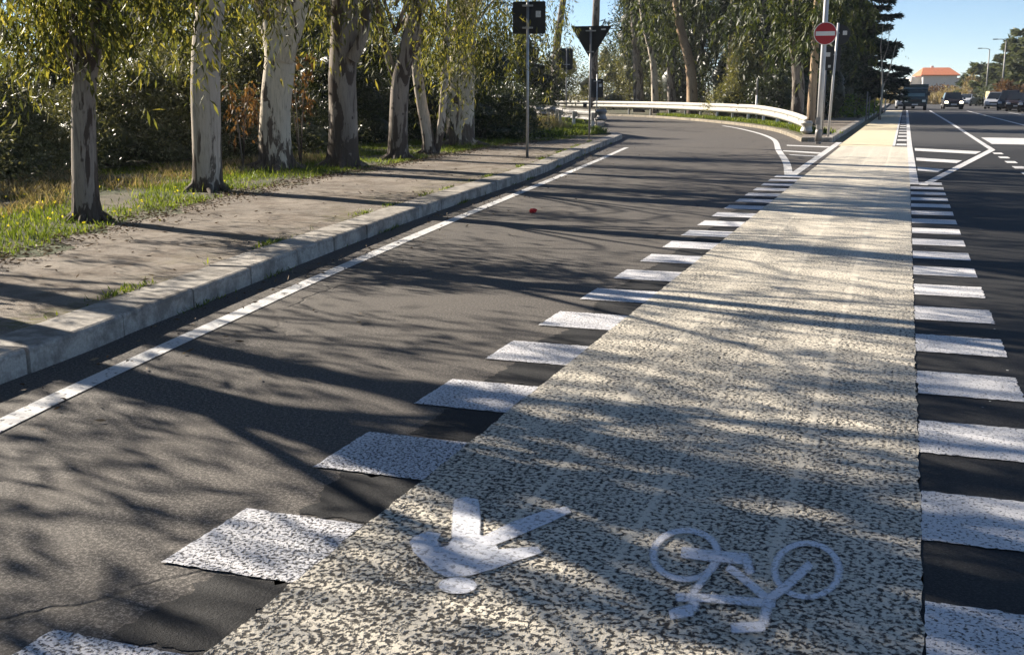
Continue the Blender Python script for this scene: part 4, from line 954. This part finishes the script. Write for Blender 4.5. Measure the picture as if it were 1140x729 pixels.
# red litter on the ramp
x, y = gp(593.5, 237); bm = bmesh.new(); bmesh.ops.create_icosphere(bm, subdivisions=3, radius=1)
for v in bm.verts:
    s_ = 1+.28*math.sin(v.co.x*7+v.co.z*5)*math.sin(v.co.y*6)+.12*math.sin(v.co.z*13+v.co.x*11); v.co = Vector((v.co.x*.045*s_, v.co.y*.034*s_, v.co.z*.028*s_))
me = bpy.data.meshes.new('litter'); bm.to_mesh(me); bm.free(); me.materials.append(M['litter_red']); o = bpy.data.objects.new('litter', me); o.location = (x, y, .027)
link(o, None, 'crumpled scrap of bright red litter on the ramp asphalt', 'litter')

# ------------------------------------------------------------------ vehicles (front towards -Y)
def car(label, x, y, rz, colr, L=4.2, W=1.76, Ht=1.5, hood=.95, wind=.75, lights=False, group=None, name='parked_car', rear=.55, belt=.93, back=.25):
    t = thing(name, label, 'car', (x, y, .004), rz, group); pm = paint('car_paint', colr)
    yf = -L/2; g = .2
    low_ = [(yf+.06, g), (yf, g+.14), (yf, .56), (yf+.05, .68), (yf+.22, .80), (yf+hood, belt), (L/2-rear*.4, belt+.02), (L/2-.02, belt-.12), (L/2, .5), (L/2-.05, g)]
    mb = MB(); mb.prism(low_, 'x', -W/2, W/2); body = mb.build('body', pm, t, .05)
    y0, y1, y2, y3 = yf+hood, yf+hood+wind, L/2-rear-back*.3, L/2-.04-back*.2; w0, w1 = W/2-.05, W/2-.24
    c = [(-w0, y0, belt-.01), (w0, y0, belt-.01), (w0, y3, belt), (-w0, y3, belt), (-w1, y1, Ht), (w1, y1, Ht), (w1, y2, Ht-.03), (-w1, y2, Ht-.03)]
    MB().add(c, [(3, 2, 1, 0), (4, 5, 6, 7), (0, 1, 5, 4), (1, 2, 6, 5), (2, 3, 7, 6), (3, 0, 4, 7)]).build('cabin', pm, t, .045)
    c = np.array(c)
    def pane(nm, a, b, d, e, off, inset=.1):
        q = np.array([c[a], c[b], c[d], c[e]]); m = q.mean(0); q = m+(q-m)*(1-inset); n = np.cross(q[1]-q[0], q[2]-q[1]); n /= np.linalg.norm(n)
        if np.dot(n, m-np.array((0, .2, 1.1))) < 0: n = -n
        vs = [tuple(p+n*off) for p in q]+[tuple(p-n*.02) for p in q]
        MB().add(vs, [(0, 1, 2, 3), (7, 6, 5, 4), (0, 4, 5, 1), (1, 5, 6, 2), (2, 6, 7, 3), (3, 7, 4, 0)]).build(nm, M['glass'], t)
    pane('windscreen', 0, 1, 5, 4, .008, .1); pane('rear_window', 2, 3, 7, 6, .008, .16); pane('side_window', 1, 2, 6, 5, .008, .14); pane('side_window', 3, 0, 4, 7, .008, .14)
    for sx in (-1, 1):
        MB().box((sx*(W/2-.24), yf+.045, .66), (.36, .14, .17), 0, (.8, .9)).build('headlight', M['lamp_on' if lights else 'lamp_off'], t, .03)
        MB().box((sx*(W/2+.09), y0+.30, belt+.07), (.2, .1, .14)).build('wing_mirror', pm, t, .03)
        MB().box((sx*(W/2-.14), L/2-.0, .78), (.2, .06, .24)).build('tail_light', M['red'], t, .01)
        for yy in (yf+.78, L/2-.8):
            wh = MB().tube([(sx*(W/2-.19), yy, .31), (sx*(W/2+.012), yy, .31)], .31, 20).build('wheel', M['tyre'], t, .02)
            MB().tube([(sx*(W/2+.005), yy, .31), (sx*(W/2+.022), yy, .31)], [.2, .18], 16).build('rim', M['rim'], wh)
    MB().box((0, yf-.012, .62), (.8, .05, .13)).build('grille', M['trim'], t, .012); MB().box((0, yf-.02, .33), (W*.8, .07, .14)).build('bumper_intake', M['trim'], t, .015)
    MB().box((0, yf-.05, .46), (.52, .02, .11)).build('number_plate', M['white'], t, .004)
    return t
x, y = gp(1060.5, 122); car('dark car with both headlights lit, driving towards the viewer', x, y+2.1, R(2), (.028, .022, .024), 4.1, 1.8, 1.58, .9, .75, True, None, 'car')
car('small white car far off on the road beyond the lit headlights', gp(1087, 120.4)[0], 146, R(-18), (.68, .68, .7), 4.0, 1.7, 1.4, .9, .8, False, None, 'car')
gq = 'cars waiting along the right side of the road'
car('dark blue people carrier, second of the cars at the right edge', gp(1118, 122)[0], 110, R(-8), (.018, .022, .035), 4.3, 1.85, 1.75, .8, .7, False, gq)
car('pale silver car mostly hidden behind the dark people carrier', gp(1107, 121)[0], 120, R(-10), (.62, .63, .66), 4.3, 1.8, 1.6, .9, .7, False, gq)
car('dark brown car between the people carrier and the black car at the edge', gp(1128, 123)[0], 104.5, R(-10), (.035, .022, .022), 4.2, 1.78, 1.52, .95, .75, False, gq)
car('black car cut by the right edge of the photo', gp(1138.5, 123.5)[0], 99, R(-12), (.012, .013, .016), 4.3, 1.8, 1.5, 1.0, .8, False, gq)
# box truck
x, y = gp(1018, 123); t = thing('box_truck', 'dark teal box truck with a pale mirror driving towards the viewer', 'truck', (x, y+2.6, .004)); tm = paint('truck_paint', (.02, .05, .058))
yf = -2.6; MB().prism([(yf+.05, .35), (yf, .5), (yf, 1.0), (yf+.22, 1.15), (yf+.55, 1.9), (yf+.75, 1.98), (yf+1.9, 1.98), (yf+1.9, .35)], 'x', -.98, .98).build('cab', tm, t, .05)
MB().box((0, .95, 1.42), (2.16, 3.3, 1.75)).build('box_body', tm, t, .03)
MB().add([(-.82, yf+.232, 1.2), (.82, yf+.232, 1.2), (.76, yf+.535, 1.84), (-.76, yf+.535, 1.84), (-.82, yf+.27, 1.19), (.82, yf+.27, 1.19), (.76, yf+.58, 1.83), (-.76, yf+.58, 1.83)], [(0, 1, 2, 3), (7, 6, 5, 4), (0, 4, 5, 1), (1, 5, 6, 2), (2, 6, 7, 3), (3, 7, 4, 0)]).build('windscreen', M['glass_reflecting'], t)
for sx in (-1, 1):
    MB().box((sx*.74, yf-.005, .82), (.3, .08, .2)).build('headlight', M['lamp_off'], t, .03); MB().box((sx*1.13, yf+.5, 1.45), (.2, .1, .36)).build('wing_mirror', M['white' if sx < 0 else 'trim'], t, .03)
    MB().box((sx*.983, yf+.98, 1.5), (.02, .62, .5)).build('side_window', M['glass'], t)
    for yy in (-1.75, 1.5):
        wh = MB().tube([(sx*.76, yy, .36), (sx*1.0, yy, .36)], .36, 20).build('wheel', M['tyre'], t, .02); MB().tube([(sx*.99, yy, .36), (sx*1.015, yy, .36)], [.2, .18], 14).build('rim', M['rim'], wh)
MB().box((0, yf-.03, .5), (1.9, .1, .26)).build('bumper', M['trim'], t, .03); MB().box((0, yf-.02, .82), (.95, .05, .2)).build('grille', M['trim'], t, .02); MB().box((0, yf-.09, .5), (.52, .02, .11)).build('number_plate', M['white'], t)
x2, y2 = gp(1008, 122.5); car('white car half hidden behind the left side of the dark truck', x2-.1, y2+9, R(2), (.75, .74, .73), 4.2, 1.75, 1.5, .95, .75, False, None, 'car')

# ------------------------------------------------------------------ far end of the road
t = thing('house', 'house with a shade-grey wall and an orange tiled hip roof far down the road', 'house', (4.7, 232, 0), R(9)); 
def gz(py, Y): return gy(1040, py, Y)[2]
ze, zr = gz(84, 232), gz(75.5, 232); xl, xr = gy(1023, 90, 228)[0]-4.7, gy(1061, 90, 228)[0]-4.7
MB().box(((xl+xr)/2, 0, ze/2), (xr-xl, 9, ze)).build('wall', M['plaster'], t)  # greyer plaster carries the shade on the near side
MB().box((xl-.9, 1.5, ze*.46), (1.9, 8, ze*.92)).build('sunlit_side_wing', M['plaster_w'], t)  # whiter plaster: sun on the left side put into the colour
a_ = .5; MB().add([(xl-a_, -5, ze), (xr+a_, -5, ze), (xr+a_, 5, ze), (xl-a_, 5, ze), (xl+.6, 0, zr), (xr-.6, 0, zr), (xl-a_, -5, ze-.18), (xr+a_, -5, ze-.18), (xr+a_, 5, ze-.18), (xl-a_, 5, ze-.18)], [(0, 1, 5, 4), (1, 2, 5), (2, 3, 4, 5), (3, 0, 4), (0, 6, 7, 1), (1, 7, 8, 2), (2, 8, 9, 3), (3, 9, 6, 0), (9, 8, 7, 6)]).build('roof', M['roof'], t)
for cx_ in ((xl+xr)/2-.6,): MB().box((cx_, 1.0, zr-.1), (.5, .5, .9)).build('chimney', M['plaster_w'], t)
t = thing('outbuilding', 'small pale outbuilding right of the orange-roofed house', 'building', (gy(1068, 95, 236)[0], 236, 0)); MB().box((0, 0, 2.1), (2.0, 5, 4.2)).build('wall', M['plaster_w'], t); MB().box((0, 0, 4.27), (2.3, 5.3, .16)).build('roof', M['roof'], t)
t = thing('boundary_wall', 'low pale boundary wall below the orange-roofed house', 'wall', (gy(1054, 104, 205)[0], 205, 0)); MB().box((0, 0, 1.0), (9.5, .3, 2.2)).build('wall_face', M['plaster'], t); MB().box((0, 0, 2.14), (9.7, .42, .1)).build('coping', M['plaster_w'], t)
q = gy(1100.5, 120, 136); t = thing('leaning_board', 'sand-yellow slanting board beside the road by the lamp posts', 'board', (q[0], 136, 0), R(-64)); MB().prism([(-.9, 0), (.75, 0), (.55, 1.7), (-.75, 1.7)], 'y', -.05, .05).build('panel', M['sand'], t, .01); MB().box((.1, .4, .7), (.08, .8, .08)).build('strut', M['pole_d'], t)
for (px, ptop, Y, lb) in [(1097, 55, 150, 'slim grey lamp post left of the cedars'), (1114.5, 45, 132, 'slim grey lamp post in front of the cedars')]:
    q = gy(px, 110, Y); z = gy(px, ptop, Y)[2]; t = thing('lamp_post', lb, 'lamp post', (q[0], Y, 0), 0, 'lamp posts by the far cedars'); MB().tube([(0, 0, -.1), (0, 0, z*.5), (0, 0, z)], [.11, .09, .06], 10).build('pole', M['pole_d'], t); MB().tube([(0, 0, z-.05), (-.4, 0, z+.1), (-.9, 0, z+.1)], .035, 6).build('arm', M['pole_d'], t); MB().box((-1.1, 0, z+.1), (.5, .22, .1)).build('lamp_head', M['pole_d'], t, .02)
cg = 'cedars on the right of the road'
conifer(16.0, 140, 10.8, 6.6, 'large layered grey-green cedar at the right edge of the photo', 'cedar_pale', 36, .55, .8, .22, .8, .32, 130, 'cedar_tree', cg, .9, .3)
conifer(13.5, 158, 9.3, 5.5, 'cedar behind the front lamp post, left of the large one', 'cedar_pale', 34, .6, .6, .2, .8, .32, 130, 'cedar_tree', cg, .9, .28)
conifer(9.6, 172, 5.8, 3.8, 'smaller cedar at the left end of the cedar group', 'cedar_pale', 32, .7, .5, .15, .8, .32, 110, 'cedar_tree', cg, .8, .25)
for (px, Y, rx, h, lb, mt) in [(1084, 166, 2.3, 3.6, 'brownish bare bush left of the cedars', 'dry'), (1040, 180, 3.2, 2.6, 'orange-brown bush below the orange-roofed house', 'dead'), (1024, 178, 2.6, 2.1, 'straw-coloured bush behind the dark truck', 'dry'), (1057, 176, 2.4, 2.2, 'straw-coloured bush behind the car with lit headlights', 'dry'), (1070, 172, 2.6, 2.0, 'straw-coloured bush behind the small white car', 'dry'),
                               (1000, 172, 2.6, 2.2, 'straw-coloured bush left of the dark truck', 'dry'), (1132, 128, 2.2, 2.6, 'reddish bush above the cars at the right edge', 'dead'), (1108, 148, 2.4, 2.4, 'dark green bush behind the silver car', 'cedar_pale')]:
    q = gy(px, 115, Y); shrub(q[0], Y, rx, rx, h, lb, mt, 2600, .34, .13, 'roadside_bush', 'bush', 'bushes at the far end of the road', 6, z0=0)
n = 14000; P = np.c_[-14+44*rng.random(n), 163+14*rng.random(n)]; P = P[(P[:, 0]-20 < (P[:, 1]-164)*2.0)]
blades('straw_grass_bank', np.c_[P[:, 0], P[:, 1]+rng.random(len(P))*4], 1.2, .16, 'dry', .3, 0)

# far-off undergrowth closing the view under the olive trees: one mass
n = 26000; C = np.c_[-41+8*rng.random(n), 6+95*rng.random(n), .1+4.6*rng.random(n)**1.4]; D = unit(n, .2)
leaf_mesh('distant_undergrowth', C, D, .42*(.6+.8*rng.random(n)), .2, M['olive'], kind='stuff')

# ------------------------------------------------------------------ the air
hm = bpy.data.materials.new('haze'); hm.use_nodes = True; ht = hm.node_tree
ht.nodes.remove(ht.nodes['Principled BSDF']); pv = ht.nodes.new('ShaderNodeVolumePrincipled'); pv.inputs['Color'].default_value = (.86, .92, 1, 1); pv.inputs['Density'].default_value = .0003; pv.inputs['Anisotropy'].default_value = .2
ht.links.new(pv.outputs[0], ht.nodes['Material Output'].inputs['Volume'])
hz = MB().box((0, 600, 8.5), (1900, 1900, 19)).build('haze', hm); hz['kind'] = 'stuff'
cy.volume_bounces = 0
